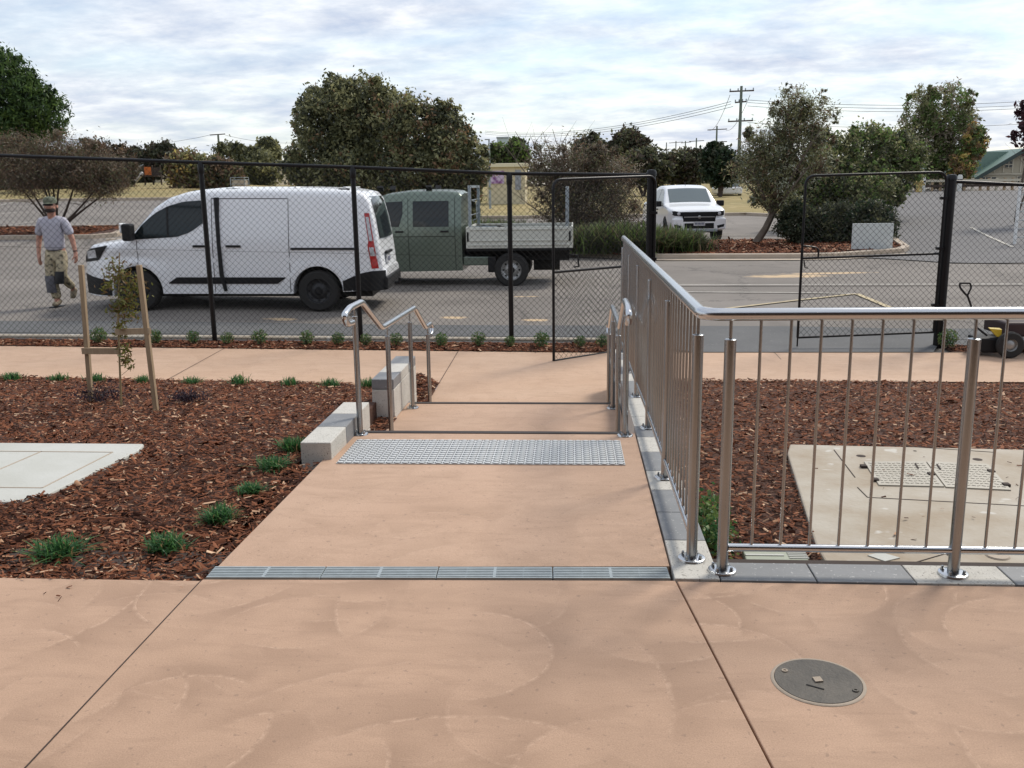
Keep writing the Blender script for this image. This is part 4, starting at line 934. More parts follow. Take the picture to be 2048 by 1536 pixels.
# ------------------------------------------------------------------ foliage
def leaves(C, size, asp=.5, droop=0., flat=0.):
    n = len(C); a = RNG.normal(size=(n, 3)); a[:, 2] = a[:, 2]*(1-flat)-droop; a /= np.linalg.norm(a, axis=1)[:, None]
    b = np.cross(a, RNG.normal(size=(n, 3))); b /= np.linalg.norm(b, axis=1)[:, None]
    s = size*RNG.uniform(.6, 1.35, n)[:, None]
    P = np.stack([C-a*s, C-b*s*asp-a*s*.1, C+a*s, C+b*s*asp-a*s*.1], 1).reshape(-1, 3)
    return P, np.arange(n*4).reshape(-1, 4)
def lobes_points(lobes, n, clump=.22, shell=.62, gap=.0, per=26):
    """lobes: (cx,cy,cz, rx,ry,rz) ; leaf centres gathered in clumps through the outer part of each lobe"""
    Lb = np.array(lobes, float); wts = (Lb[:, 3]*Lb[:, 4]*Lb[:, 5])**(2/3); wts /= wts.sum()
    nc = max(6, n//per); k = RNG.choice(len(Lb), nc, p=wts); d = RNG.normal(size=(nc, 3)); d /= np.linalg.norm(d, axis=1)[:, None]
    r = (shell+(1-shell)*RNG.random(nc))[:, None]
    c = Lb[k, :3]+d*Lb[k, 3:]*r
    R = (Lb[k, 3:].mean(1)*clump*RNG.uniform(.6, 1.4, nc))[:, None]
    idx = np.repeat(np.arange(nc), per); q = RNG.normal(size=(len(idx), 3))*.55
    return c[idx]+q*R[idx], idx
LM = {}
def LMat(key, a, b): 
    if key not in LM: LM[key] = leafmat('foliage '+key, a, b)
    return LM[key]
def crown(name, parent, lobes, n, size, mats, wts, clump=.22, shell=.62, asp=.5, droop=0., flat=0., per=26, o=Vector((0, 0, 0)), **t):
    C, idx = lobes_points(lobes, n, clump, shell, per=per); C = C-np.array(o)
    V, F = leaves(C, size, asp, droop, flat); w = np.cumsum(wts)/sum(wts); cm = np.searchsorted(w, RNG.random(idx.max()+1))
    mi = cm[idx]; sw = RNG.random(len(mi)) < .2; mi = np.where(sw, np.searchsorted(w, RNG.random(len(mi))), mi)
    return fast(name, V, F, mats, mi, parent, **t)
def limbs(name, parent, base, tips, r0, mat, o, sway=.15, n=6, twigs=0, tw=.4, fork=None):
    mb = MB(); base = Vector(base)-o
    if fork is not None:
        f = Vector(fork)-o; mb.tube([base, base.lerp(f, .5)+Vector((.04, 0, 0)), f], [r0*1.25, r0*1.05, r0*.95], 9); base = f; r0 *= .75
    for tp_ in tips:
        tp_ = Vector(tp_)-o; mid = base.lerp(tp_, .45)+Vector((random.uniform(-1, 1), random.uniform(-1, 1), 0))*sway; Ls = (tp_-base).length
        P = [base*(1-t)**2+mid*2*t*(1-t)+tp_*t*t for t in [k/n for k in range(n+1)]]
        mb.tube(P, [max(.006, r0*(1-.85*k/n)) for k in range(n+1)], 6)
        for _ in range(twigs):
            t = random.uniform(.45, 1); q = P[int(t*n)]; d = Vector((random.gauss(0, 1), random.gauss(0, 1), abs(random.gauss(.6, .6)))).normalized()*tw*Ls*random.uniform(.3, 1)
            mb.tube([q, q+d*.5+Vector((0, 0, .03)), q+d], [r0*.22, r0*.14, r0*.05], 4)
    return mb.build(name, mat, parent, smooth=True)
def tree(name, label, cat, boxes, Y, base, n, size, mats, wts, trunk_mat='barkd', r0=.12, group=None, depth=.8, tips=None, fork=None, **k):
    """boxes: picture-space lobes (x0,y0,x1,y1[,dY]) measured on the photo, placed at real depth Y"""
    lobes = []
    for b in boxes:
        y = Y+(b[4] if len(b) > 4 else 0); p = at((b[0]+b[2])/2, (b[1]+b[3])/2, y); rx = abs(at(b[2], b[1], y).x-at(b[0], b[1], y).x)/2; rz_ = abs(at(b[0], b[1], y).z-at(b[0], b[3], y).z)/2
        lobes.append((p.x, p.y, p.z, rx, max(rx*depth, rz_*.6), rz_))
    if name != 'hedge':
        for l_ in list(lobes):
            for _ in range(4):
                a_ = random.uniform(-.5, math.pi+.5); q_ = random.uniform(.16, .30); lobes.append((l_[0]+l_[3]*math.cos(a_)*random.uniform(.8, 1.0), l_[1]+random.uniform(-.3, .3)*l_[4], l_[2]+l_[5]*math.sin(a_)*random.uniform(.8, 1.0), l_[3]*q_, l_[3]*q_, l_[5]*q_*1.1))
    bx = at(base[0], base[1], Y); z = tz(bx.x, Y)+(.1 if Y > 24 else 0); o = Vector((bx.x, Y, z))
    t = thing(name, label, cat, loc=o, group=group)
    tw = k.pop('twigs', 3); kk = {q: k[q] for q in ('clump', 'shell', 'asp', 'droop', 'flat', 'per') if q in k}
    crown('crown', t, lobes, n, size, mats, wts, o=o, **kk)
    tp_ = [Vector((l[0], l[1], l[2]+l[5]*.4)) for l in lobes[:len(boxes)]] if tips is None else [at(a, b, Y+(random.uniform(-.8, .8))) for a, b in tips]
    limbs('trunk', t, o, tp_, r0, M[trunk_mat], o, twigs=tw, fork=at(*fork, Y) if fork else None)
    return t
g1 = LMat('olive', (.085, .085, .042), (.045, .05, .027)); g2 = LMat('dark olive', (.037, .040, .024), (.02, .023, .015)); g3 = LMat('rust', (.14, .085, .045), (.09, .06, .035)); g4 = LMat('light olive', (.15, .145, .07), (.10, .10, .05))
p1 = LMat('pine', (.032, .055, .016), (.018, .034, .011)); p2 = LMat('pine light', (.055, .085, .022), (.034, .056, .016)); p3 = LMat('pine dark', (.015, .026, .012), (.008, .014, .008))
b1 = LMat('brown', (.10, .066, .042), (.058, .04, .026)); b2 = LMat('grey brown', (.17, .145, .11), (.10, .085, .065)); b3 = LMat('dark brown', (.045, .034, .025), (.025, .02, .015))
m1 = LMat('mid green', (.075, .11, .03), (.045, .07, .022)); m2 = LMat('bright green', (.14, .19, .045), (.09, .13, .035)); m3 = LMat('silver', (.26, .27, .20), (.16, .18, .12))
y1 = LMat('autumn', (.38, .22, .07), (.26, .15, .06)); r1 = LMat('purple', (.036, .014, .016), (.018, .009, .011)); bl = LMat('blue grass', (.03, .10, .045), (.02, .065, .03))

tree('gum_tree', 'tall dense olive tree behind the white van, left and higher crown', 'tree', [(590, 165, 760, 330), (640, 150, 800, 300, .5), (575, 250, 720, 420), (690, 180, 830, 380), (620, 290, 800, 440, -.8)], 36, (700, 450), 50000, .078, [g1, g2, g3, g4], [.46, .22, .05, .27], r0=.22, clump=.2)
tree('gum_tree', 'dense olive tree with rusty right flank beside the taller one', 'tree', [(770, 190, 880, 340), (830, 210, 945, 370), (850, 265, 978, 400, -.4), (760, 280, 900, 430), (880, 340, 965, 450, -.6)], 34.5, (850, 460), 44000, .074, [g1, g2, g3, g4], [.42, .20, .13, .25], r0=.2, clump=.2)
tree('pine_tree', 'large bright green pine cut off by the left edge', 'tree', [(-180, 80, 60, 300), (-60, 120, 105, 290), (0, 170, 138, 285), (-120, 220, 90, 360), (30, 150, 110, 260)], 62, (-90, 400), 52000, .15, [p1, p2, p3], [.5, .3, .2], r0=.4, clump=.16, droop=-.6, asp=.3)
tree('tamarisk_tree', 'spreading brown feathery tree with forked stems behind the man', 'tree', [(-30, 270, 110, 380), (60, 265, 190, 370), (120, 290, 265, 395), (-10, 300, 120, 400, -.5), (150, 320, 260, 400, .3)], 31, (112, 448), 62000, .05, [b1, b2, b3, g1], [.46, .12, .22, .2], 'barkd', .055, clump=.26, shell=.3, asp=.22, twigs=5, tips=[(30, 330), (62, 320), (100, 310), (130, 300), (160, 320), (215, 350), (240, 365), (85, 330), (20, 350)])
for i, (bx, Y, lb, ms, w) in enumerate([
    ([(-60, 290, 120, 400), (80, 300, 200, 390)], 72, 'dark hedge like tree at the far left under the pine', [b3, g2, b1], [.5, .3, .2]),
    ([(150, 283, 240, 390), (220, 290, 275, 375)], 74, 'dark brown tree right of the feathery tree', [b3, b1, g2], [.5, .3, .2]),
    ([(285, 287, 362, 350), (240, 300, 320, 372)], 95, 'small round dark tree near the left power pole', [g2, b3], [.6, .4]),
    ([(335, 300, 410, 385), (380, 310, 440, 385)], 70, 'brownish autumn shrub above the front of the van', [b1, y1, g4, g1], [.4, .15, .25, .2]),
    ([(425, 285, 500, 375), (455, 300, 560, 380)], 100, 'broad green tree right of the left power pole', [g1, g4, g2], [.4, .3, .3]),
    ([(512, 279, 560, 330)], 115, 'small green tree just left of the tall olive tree', [g1, g4, g2], [.4, .3, .3]),
    ([(400, 320, 480, 380)], 66, 'low brown green shrub above the van roof', [b1, g1, g2], [.4, .3, .3]),
    ([(968, 290, 1030, 365), (1000, 280, 1060, 350)], 85, 'dark green tree behind the cream kiosk', [g2, m1, g1], [.4, .4, .2]),
    ([(1218, 260, 1296, 345)], 85, 'round dark tree on its own against the sky', [b3, g2, g1], [.4, .4, .2]),
    ([(1255, 298, 1345, 375), (1230, 310, 1290, 372)], 76, 'dark rounded bush left of the distant poles', [g2, b3, g1], [.4, .3, .3]),
    ([(1325, 300, 1412, 372)], 78, 'dark rounded bush behind the white ute', [g2, b3, g1], [.4, .3, .3]),
    ([(1402, 288, 1470, 372), (1430, 300, 1480, 370)], 72, 'near black tree with thin bare stems at the oval edge', [p3, g2], [.7, .3]),
    ([(1140, 270, 1215, 350), (1185, 280, 1215, 330)], 90, 'small dark tree between the grey bush and the round tree', [g2, g1, b3], [.5, .3, .2])]):
    cx_ = (min(b[0] for b in bx)+max(b[2] for b in bx))/2
    tree('distant_tree', lb, 'tree', bx, Y, (cx_, 380), 9000, .0022*Y, ms, w, r0=.15, clump=.24, twigs=2)
tree('melaleuca_bush', 'grey brown wispy bush full of bare twigs behind the truck tray', 'bush', [(1045, 285, 1140, 400), (1090, 275, 1210, 420), (1160, 300, 1280, 420), (1070, 350, 1200, 480), (1130, 370, 1290, 490)], 30, (1160, 490), 44000, .05, [b2, b1, b3, g1], [.22, .26, .27, .25], 'bark', .045, clump=.28, shell=.35, asp=.25, twigs=9, tips=[(x, y) for x, y in ((1005, 285), (1030, 262), (1060, 270), (1085, 262), (1105, 258), (1130, 275), (1148, 260), (1170, 280), (1190, 290), (1215, 310), (1250, 330), (1275, 370), (1290, 420), (1020, 380))])
tree('willow_myrtle', 'leaning slender tree with silvery top beside the white ute', 'tree', [(1545, 170, 1620, 260), (1590, 185, 1675, 285), (1470, 250, 1580, 360), (1520, 215, 1640, 340), (1455, 290, 1600, 400), (1580, 260, 1680, 370), (1500, 350, 1600, 430)], 29, (1512, 482), 30000, .06, [g1, m3, b1, g4, g2], [.32, .14, .18, .24, .12], 'bark', .10, clump=.26, shell=.3, asp=.25, twigs=4, fork=(1545, 428), tips=[(1550, 350), (1575, 230), (1610, 200), (1500, 330), (1640, 260), (1480, 350), (1540, 260), (1620, 330)])
tree('laurel_tree', 'wide dense dark green tree above the clipped hedge', 'tree', [(1600, 265, 1720, 420), (1680, 245, 1800, 380, 1), (1740, 260, 1850, 400, 1.5), (1640, 330, 1800, 440, -.5), (1560, 340, 1680, 440)], 36, (1700, 440), 40000, .07, [g2, g1, m1, g4], [.22, .26, .27, .25], r0=.2, clump=.2)
tree('hedge', 'low dark clipped hedge behind the pale panel', 'hedge', [(1550, 405, 1640, 490), (1610, 405, 1720, 505), (1690, 400, 1795, 500)], 28.6, (1670, 500), 22000, .05, [g2, p3, g1], [.5, .3, .2], r0=.05, clump=.2, shell=.5)
tree('poplar_tree', 'tall grey green tree with sparse left side on the hill', 'tree', [(1800, 175, 1880, 300), (1840, 160, 1945, 290), (1870, 200, 1955, 350), (1790, 230, 1890, 380), (1850, 280, 1950, 385)], 62, (1870, 395), 24000, .12, [m1, g1, b2, g4], [.34, .26, .22, .18], 'bark', .22, clump=.2, asp=.35, twigs=5)
tree('poplar_tree', 'small orange tinted tree leaning right of the tall grey green one', 'tree', [(1928, 250, 1972, 322), (1900, 300, 1945, 375)], 60, (1925, 390), 8000, .11, [y1, m1, g3, g1], [.2, .3, .3, .2], 'bark', .12)
tree('maple_tree', 'young purple leaved tree at the right edge', 'tree', [(2036, 185, 2100, 250), (2030, 220, 2105, 300), (2042, 270, 2120, 325)], 34, (2034, 402), 2000, .10, [r1], [1], 'bark', .04, clump=.34, per=12, shell=.3)
# far fill of trees on the skyline
def farwood():
    lobes = []
    for px in range(-700, 3000, 55):
        Y = 185+random.uniform(-25, 25); h = random.uniform(2.5, 6); p = at(px, 380, Y); z = tz(p.x, Y); lobes.append((p.x, Y, z+h*.45, 6.0, 4, h*.6))
    crown('distant_woods', None, lobes, 60000, .42, [g2, g1, b3, b1], [.4, .25, .2, .15], clump=.3, shell=.3, label='low band of far trees along the skyline', cat='woods', kind='stuff')
farwood()

# rushes and low green plants on the island
def blades(name, parent, c, n, h, spread, mats, wts, w=.012, o=Vector((0, 0, 0)), lean=.5, rb=.06, **t):
    """strap leaves rising from a base and arching over"""
    n = int(n); th = RNG.uniform(0, 2*np.pi, n); ln = RNG.uniform(.55, 1.1, n)*h; le = np.abs(RNG.normal(lean, .25, n))*spread
    bx = RNG.normal(0, rb, (n, 2)); base = np.concatenate([bx, np.zeros((n, 1))], 1)+np.array(c)-np.array(o)
    d = np.stack([np.cos(th), np.sin(th), np.zeros(n)], 1); s = np.stack([-np.sin(th), np.cos(th), np.zeros(n)], 1)*w*.5
    up = np.array([0, 0, 1.]); P = []
    for k, (f, ww) in enumerate(((0, 1), (.5, 1), (.85, .7), (1.0, .1))):
        q = base+up*(ln*(f-.35*f*f*np.clip(le/h, 0, 1.6)))[:, None]+d*(le*f*f)[:, None]; P += [q-s*ww, q+s*ww]
    V = np.stack(P, 1).reshape(-1, 3); b = np.arange(n)*8; F = np.concatenate([np.stack([b+2*k, b+2*k+1, b+2*k+3, b+2*k+2], 1) for k in range(3)])
    mi = np.searchsorted(np.cumsum(wts)/sum(wts), RNG.random(n)); mi = np.tile(mi, 3)
    return fast(name, V, F, mats, mi, parent, **t)
def clumpplant(name, lb, cat, c, n, h, spread, mats, wts, w, rb, group=None):
    t = thing(name, lb, cat, loc=c, group=group); blades('leaves', t, (0, 0, 0), n*random.uniform(.75, 1.15), h*random.uniform(.85, 1.1), spread*random.uniform(.85, 1.15), mats, wts, w, rb=rb); return t
k = 0
for px, Y, hh, lb in ((960, 28.0, .95, 'leftmost green rush clump above the truck tray'), (1010, 28.0, 1.0, 'second rush clump above the truck tray'), (1065, 28.0, .9, 'rush clump left of the rear rack'), (1165, 26.3, .95, 'dark rush clump behind the gate leaf'), (1215, 26.2, 1.0, 'dark rush clump left of the balustrade end'), (1265, 26.1, .9, 'green rush clump at the gate post'), (1310, 26.2, .9, 'green rush clump right of the gate post'), (1350, 26.4, .75, 'rightmost green rush clump, in front of the ute')):
    p = at(px, 480, Y); clumpplant('rush_clump', lb, 'plant', (p.x, Y, tz(p.x, Y)+.1), 3000, hh*.92, 1.15, [m1, g2, g1, b1], [.34, .36, .22, .08], .022, .36, 'rush clumps on the kerbed island')

# strappy tufts in the left bed
bg1 = LMat('strap green', (.028, .078, .024), (.014, .044, .016)); bg2 = LMat('strap green light', (.06, .13, .036), (.035, .085, .026)); dead = LMat('dead blade', (.20, .14, .07), (.12, .08, .04))
names_ = ['nearest the drain grate corner, front left', 'second from the bottom edge of the bed', 'below the dark hollow in the mulch', 'fourth up along the walkway', 'fifth up along the walkway', 'against the end of the low block wall']
for (px, py, s), nm in zip(((118, 1128, 1.0), (335, 1115, .85), (437, 1055, .8), (503, 995, .62), (548, 942, .85), (585, 902, .8)), names_):
    p = at(px, py, 1); d = p-Vector((0, 0, EYE)); t = (-.07-EYE)/d.z; q = Vector((0, 0, EYE))+d*t; z = bedl(q.x, q.y)
    clumpplant('grass_tuft', 'green strappy tuft '+nm, 'plant', (q.x, q.y, z), 260, .10*s+.015, .165*s, [bg1, bg2, dead], [.72, .23, .05], .0065, .040*s, 'strappy tufts in the left mulch bed')
names_ = ['at the left edge of the photo', 'left of the timber stakes', 'behind the left timber stake', 'between the two timber stakes', 'right of the timber stakes', 'midway along the bed edge', 'third from the handrail', 'second from the handrail', 'behind the left handrail']
for (px, s), nm in zip(((24, 1), (115, .9), (192, 1), (285, .8), (382, .9), (478, 1.05), (578, .85), (660, 1), (737, 1)), names_):
    Y = 9.62; p = at(px, 760, Y); clumpplant('grass_tuft', 'green tuft at the path edge '+nm, 'plant', (p.x, Y, bedl(p.x, Y)), 130, .115*s, .14*s*random.uniform(.8, 1.2), [bg1, bg2, dead], [.7, .24, .06], .008, .045*s, 'strappy tufts along the path edge')
# small shrubs along the fence
sg = [(222, 'behind the sapling'), (330, 'right of the timber frame'), (403, 'left of the first fence post'), (468, 'right of the first fence post'), (530, 'fifth from the left'), (622, 'sixth from the left'), (683, 'left of the handrail'), (737, 'just right of the handrail top'), (796, 'between the handrail posts'), (885, 'right of the left handrail'), (958, 'left of the third fence post'), (1020, 'at the foot of the third fence post'), (1083, 'left of the open gate leaf'), (1160, 'behind the open gate leaf'), (1205, 'behind the right handrail')]
def shrub(px, lb, grp, s=1., py=690, sxx=None):
    x = at(px, py, 12.2).x; y = (pfar(x)+fY(x))/2+.02; z = zp(x, y); t = thing('small_shrub', lb, 'plant', loc=(x, y, z), group=grp)
    r = .115*s; C = RNG.normal(size=(420, 3)); C /= np.linalg.norm(C, axis=1)[:, None]; C *= (RNG.random(420)**.4)[:, None]*np.array([r, r, r*.95]); C[:, 2] += r*1.05
    V, F = leaves(C, .016*s, .5, -.5); fast('foliage', V, F, [bg1, m1, g1], RNG.integers(0, 3, 420), t)
    mb = MB()
    for _ in range(6): mb.tube([(0, 0, 0), (random.uniform(-.07, .07), random.uniform(-.07, .07), r*1.3)], .004, 4)
    mb.build('stem', M['barkd'], t)
for px, lb in sg: shrub(px, 'small round shrub in the fence strip '+lb, 'small shrubs in the fence strip', random.uniform(.68, 1.0))
shrub(1918, 'small round shrub beside the garden cart', None, 1.2)
# purple low plants
for px, py, s, lb in ((200, 815, 1.25, 'dark purple leaved plant at the foot of the left stake'), (375, 812, .8, 'small dark purple plant right of the stakes')):
    Y = 7.95; p = at(px, py, Y); t = thing('purple_plant', lb, 'plant', loc=(p.x, Y, bedl(p.x, Y)))
    C = RNG.normal(size=(700, 3))*np.array([.10*s, .08*s, .05*s]); C[:, 2] = np.abs(C[:, 2])+.03; V, F = leaves(C, .012, .45)
    fast('foliage', V, F, [LMat('dark violet', (.022, .014, .020), (.012, .008, .012))], None, t)
    mb = MB()
    for _ in range(10): mb.tube([(0, 0, 0), (random.uniform(-.15, .15)*s, random.uniform(-.1, .1)*s, .1*s)], .003, 4)
    mb.build('stem', M['barkd'], t)

# green spill under the balustrade
for x, y, lb in ((.68, 4.35, 'green leafy plant behind the near kerb, lower one'), (.70, 4.65, 'green leafy plant behind the kerb, upper one')):
    t = thing('leafy_plant', lb, 'plant', loc=(x, y, bedr(x, y))); C = RNG.normal(size=(420, 3))*np.array([.05, .07, .045]); C[:, 2] += .09
    V, F = leaves(C, .016, .55); fast('foliage', V, F, [bg1, m1], RNG.integers(0, 2, 420), t)
    MB().tube([(0, 0, 0), (0, 0, .09)], .004, 5).build('stem', M['barkd'], t)

# ------------------------------------------------------------------ sapling and stakes
def stake(x, y, ztop, lb, lean):
    z = bedl(x, y)-.02; t = thing('timber_stake', lb, 'stake', loc=(x, y, z)); h = ztop-z
    MB().add([(-.019, -.019, 0), (.019, -.019, 0), (-.019, .019, 0), (.019, .019, 0), (lean-.019, -.019, h), (lean+.019, -.019, h), (lean-.019, .019, h), (lean+.019, .019, h)], [(0, 2, 3, 1), (4, 5, 7, 6), (0, 1, 5, 4), (2, 6, 7, 3), (0, 4, 6, 2), (1, 3, 7, 5)]).build('shaft', M['pine'], t, bevel=.002)
    return t
a = at(182, 802, 7.95); b = at(313, 828, 7.45)
s1 = stake(a.x, 7.95, at(162, 530, 7.95).z, 'left square timber stake beside the sapling', at(162, 530, 7.95).x-a.x)
s2 = stake(b.x, 7.45, at(278, 530, 7.45).z, 'right square timber stake beside the sapling', at(278, 530, 7.45).x-b.x)
q = Vector(s1.location); MB().obox(at(165, 702, 7.92)-q, at(240, 702, 7.78)-q, .022, .055).build('cross_piece', M['pine'], s1)
q = Vector(s2.location); MB().obox(at(232, 664, 7.72)-q, at(300, 662, 7.42)-q, .022, .052).build('cross_piece', M['pine'], s2)
c = at(243, 815, 7.7); sap = thing('sapling', 'thin staked sapling with yellow green leaves between the stakes', 'young tree', loc=(c.x, 7.7, bedl(c.x, 7.7)))
o = Vector(sap.location); top = at(239, 505, 7.7)-o; mid_ = at(236, 640, 7.72)-o
MB().tube([(0, 0, 0), mid_*.5, mid_, top], [.010, .009, .008, .004], 7).build('trunk', pm('cane', (.36, .27, .14), (.25, .19, .10), scale=8), sap, smooth=True)
lv = []; tw_ = MB()
for px, py, n, r in ((238, 545, 26, .10), (225, 560, 30, .12), (262, 560, 34, .12), (270, 580, 40, .12), (215, 575, 20, .08), (248, 600, 46, .11), (262, 605, 30, .10), (232, 620, 24, .08), (255, 628, 26, .09), (240, 650, 18, .07), (246, 668, 18, .06), (248, 700, 30, .07), (252, 720, 26, .06), (262, 735, 6, .04), (228, 535, 16, .08)):
    p = at(px, py, 7.7+random.uniform(-.08, .08))-o; st_ = top*(p.z/top.z)*.97; MB().tube([Vector((st_.x, st_.y, p.z-.06)), p], .0022, 4).build('twig', M['barkd'], sap)
    lv.append(np.array(p)+RNG.normal(size=(n*3, 3))*r*.42)
V, F = leaves(np.concatenate(lv), .021, .38); fast('foliage', V, F, [LMat('sapling', (.085, .082, .018), (.045, .05, .014)), LMat('sapling brown', (.085, .05, .02), (.045, .03, .014))], (RNG.random(len(F)) < .3).astype(int), sap)

# ------------------------------------------------------------------ poles, wires
pg = M['galv']; wood = pm('green treated pole', (.17, .20, .16), (.12, .145, .12), scale=3, rough=.9)
def pole(lb, px, ytop, Y, r, arms, mat=wood, ins=True):
    t0 = at(px, ytop, Y); z = tz(t0.x, Y); t = thing('power_pole', lb, 'power pole', loc=(t0.x, Y, z-.2)); h = t0.z-z+.2
    MB().tube([(0, 0, 0), (0, 0, h)], [r*1.25, r*.8], 10).build('pole', mat, t, smooth=True)
    for (x0, x1, y) in arms:
        a_ = at(x0, y, Y)-Vector(t.location); b_ = at(x1, y-2, Y)-Vector(t.location)
        m_ = MB().obox(a_, b_, r*.8, r*.8).build('cross_arm', M['barkd'], t)
        if ins:
            for f in (.03, .35, .65, .97): c_ = a_.lerp(b_, f); MB().tube([c_, c_+Vector((0, 0, r*1.6))], r*.35, 6).build('insulator', M['galv'], m_)
    return t
pole('tall timber power pole with cross arms behind the leaning tree', 1483, 172, 88, .15, [(1459, 1508, 183), (1456, 1506, 243), (1470, 1493, 205)])
pole('slim power pole left of the tall one', 1434, 252, 150, .16, [(1415, 1454, 260), (1415, 1454, 285)], ins=False)
pole('far power pole above the black tree', 1393, 276, 200, .16, [(1378, 1408, 283), (1380, 1406, 300)], ins=False)
pole('far power pole, third from the right', 1371, 282, 215, .15, [(1362, 1382, 286)], ins=False)
pole('far power pole, fourth from the right', 1352, 282, 225, .15, [(1338, 1366, 286)], ins=False)
pole('leftmost of the far power poles', 1333, 285, 240, .15, [(1325, 1341, 300)], ins=False)
pole('power pole with one cross arm above the van', 436, 268, 120, .15, [(420, 450, 270)], ins=False)
def wire(a, b, lb, sag=.8, r=.022, g=None):
    P = [a.lerp(b, k/24)-Vector((0, 0, sag*4*(k/24)*(1-k/24))) for k in range(25)]
    MB().tube(P, r, 4, cap=False).build('power_line', M['wire'], label=lb, cat='power line', group=g)
g_ = 'power lines strung between the poles'
for k, (xa, ya, xb, yb, lb) in enumerate(((1462, 203, 970, 262, 'uppermost power line running left from the tall pole'), (1462, 208, 970, 264.5, 'second power line running left from the tall pole'), (1466, 213, 970, 268, 'lower power line running left from the tall pole'))):
    wire(at(xa, ya, 88), at(xb, yb, 130), lb, 1.2, g=g_)
for k, (ya, yb, lb) in enumerate(((200, 198, 'uppermost power line running right from the tall pole'), (205, 206, 'second power line running right from the tall pole'), (212, 212, 'third power line running right from the tall pole'), (245, 243, 'lowest power line running right from the tall pole'))):
    wire(at(1495, ya, 88), at(2120, yb, 92), lb, .5, g=g_)
for k, (x0, x1, x2, lb) in enumerate(((1460, 1417, 250, 'left slanting power line between the tall and the slim pole'), (1500, 1452, 250, 'right slanting power line between the tall and the slim pole'))):
    wire(at(x0, 190, 88), at(x1, 260, 150), lb, 1.0, g=g_)
wire(at(450, 270, 120), at(600, 285, 130), 'power line right of the left power pole', .4, g=g_); wire(at(420, 270, 120), at(215, 292, 130), 'power line left of the left power pole', .4, g=g_)
t0 = at(978, 280, 55); z = tz(t0.x, 55); lp = thing('lamp_post', 'pale slim lamp post beside the rusty flank of the olive tree', 'lamp post', loc=(t0.x, 55, z))
MB().tube([(0, 0, 0), (0, 0, t0.z-z)], [.07, .045], 8).build('pole', M['galv'], lp, smooth=True); MB().box(-.25, .05, -.08, .08, t0.z-z, t0.z-z+.06).build('lamp_head', M['galv'], lp, bevel=.02)

# ------------------------------------------------------------------ background buildings and bits
def boxat(px0, py0, px1, py1, Y, dep, lower=None):
    a = at(px0, py0, Y); b = at(px1, py1, Y); return a.x, b.x, Y, Y+dep, (tz((a.x+b.x)/2, Y)-.2 if lower is None else b.z), a.z
cw = pm('cream render', (.62, .55, .38), (.56, .49, .34), scale=1.5, rough=.85)
m, t_, n_, l_, b_ = newmat('purple mural'); vo = n_.new('ShaderNodeTexVoronoi'); vo.inputs['Scale'].default_value = 3.2; tcn = n_.new('ShaderNodeTexCoord'); l_.new(tcn.outputs['Object'], vo.inputs[0])
rr_ = n_.new('ShaderNodeValToRGB'); l_.new(vo.outputs['Distance'], rr_.inputs[0]); e = rr_.color_ramp.elements; e[0].color = (.12, .04, .16, 1); e[1].position = .55; e[1].color = (.55, .45, .6, 1); q_ = e.new(.3); q_.color = (.30, .13, .33, 1); l_.new(rr_.outputs[0], b_.inputs[0])
M['mural'] = m
k1 = thing('kiosk', 'small cream building with a purple painted panel beyond the truck', 'building', loc=(at(1010, 390, 62).x, 62, tz(-5, 62)))
o = Vector(k1.location); x0, x1, y0, y1, z0, z1 = boxat(974, 335, 1050, 392, 62, 3)
MB().box(x0-o.x, x1-o.x, 0, 3, 0, z1-o.z).build('wall', cw, k1)
MB().box(x0-o.x-.15, x1-o.x+.15, -.2, 3.2, z1-o.z, z1-o.z+.25).build('roof', pm('cream fascia', (.68, .63, .45), rough=.7), k1, bevel=.03)
a = at(977, 342, 61.9); b = at(1008, 367, 61.9); MB().box(a.x-o.x, b.x-o.x, -.06, -.003, b.z-o.z, a.z-o.z).build('mural_panel', M['mural'], k1)
a = at(1030, 340, 61.9); b = at(1042, 380, 61.9); MB().box(a.x-o.x, b.x-o.x, -.06, -.003, b.z-o.z, a.z-o.z).build('door', pm('blue grey door', (.30, .32, .36), rough=.6), k1)
# house with green roof
hw = pm('sandy weatherboard', (.40, .36, .27), (.36, .32, .24), scale=2, rough=.8); hr = pm('green iron roof', (.13, .20, .165), (.16, .235, .195), scale=.6, rough=.5); dk = pm('dark green fascia', (.03, .05, .045), rough=.6); hl = pm('pale trim', (.50, .46, .36), rough=.7)
Y = 78; hs = thing('gabled_house', 'sand coloured gabled house with green iron roof on the right', 'house', loc=(at(2040, 400, Y).x, Y, 1.0)); o = Vector(hs.location)
def H(px, py, y=Y): return at(px, py, y)-o
rdg = H(2043, 300); el = H(1938, 362); er = Vector((2*rdg.x-el.x, 0, el.z))
MB().add([(el.x+.4, 0, 0), (er.x-.4, 0, 0), (er.x-.4, 0, el.z+.1), (rdg.x, 0, rdg.z-.15), (el.x+.4, 0, el.z+.1), (el.x+.4, 9, 0), (er.x-.4, 9, 0), (er.x-.4, 9, el.z+.1), (rdg.x, 9, rdg.z-.15), (el.x+.4, 9, el.z+.1)], [(0, 1, 2, 3, 4), (5, 9, 8, 7, 6), (0, 4, 9, 5), (1, 6, 7, 2)]).build('wall', hw, hs)
rf = MB()
for e_ in (el, er): rf.add([(e_.x, -.5, e_.z), (rdg.x, -.5, rdg.z), (rdg.x, 10, rdg.z), (e_.x, 10, e_.z), (e_.x, -.5, e_.z+.1), (rdg.x, -.5, rdg.z+.12), (rdg.x, 10, rdg.z+.12), (e_.x, 10, e_.z+.1)], [(0, 1, 2, 3), (4, 7, 6, 5), (0, 3, 7, 4), (0, 4, 5, 1)])
ro = rf.build('roof', hr, hs)
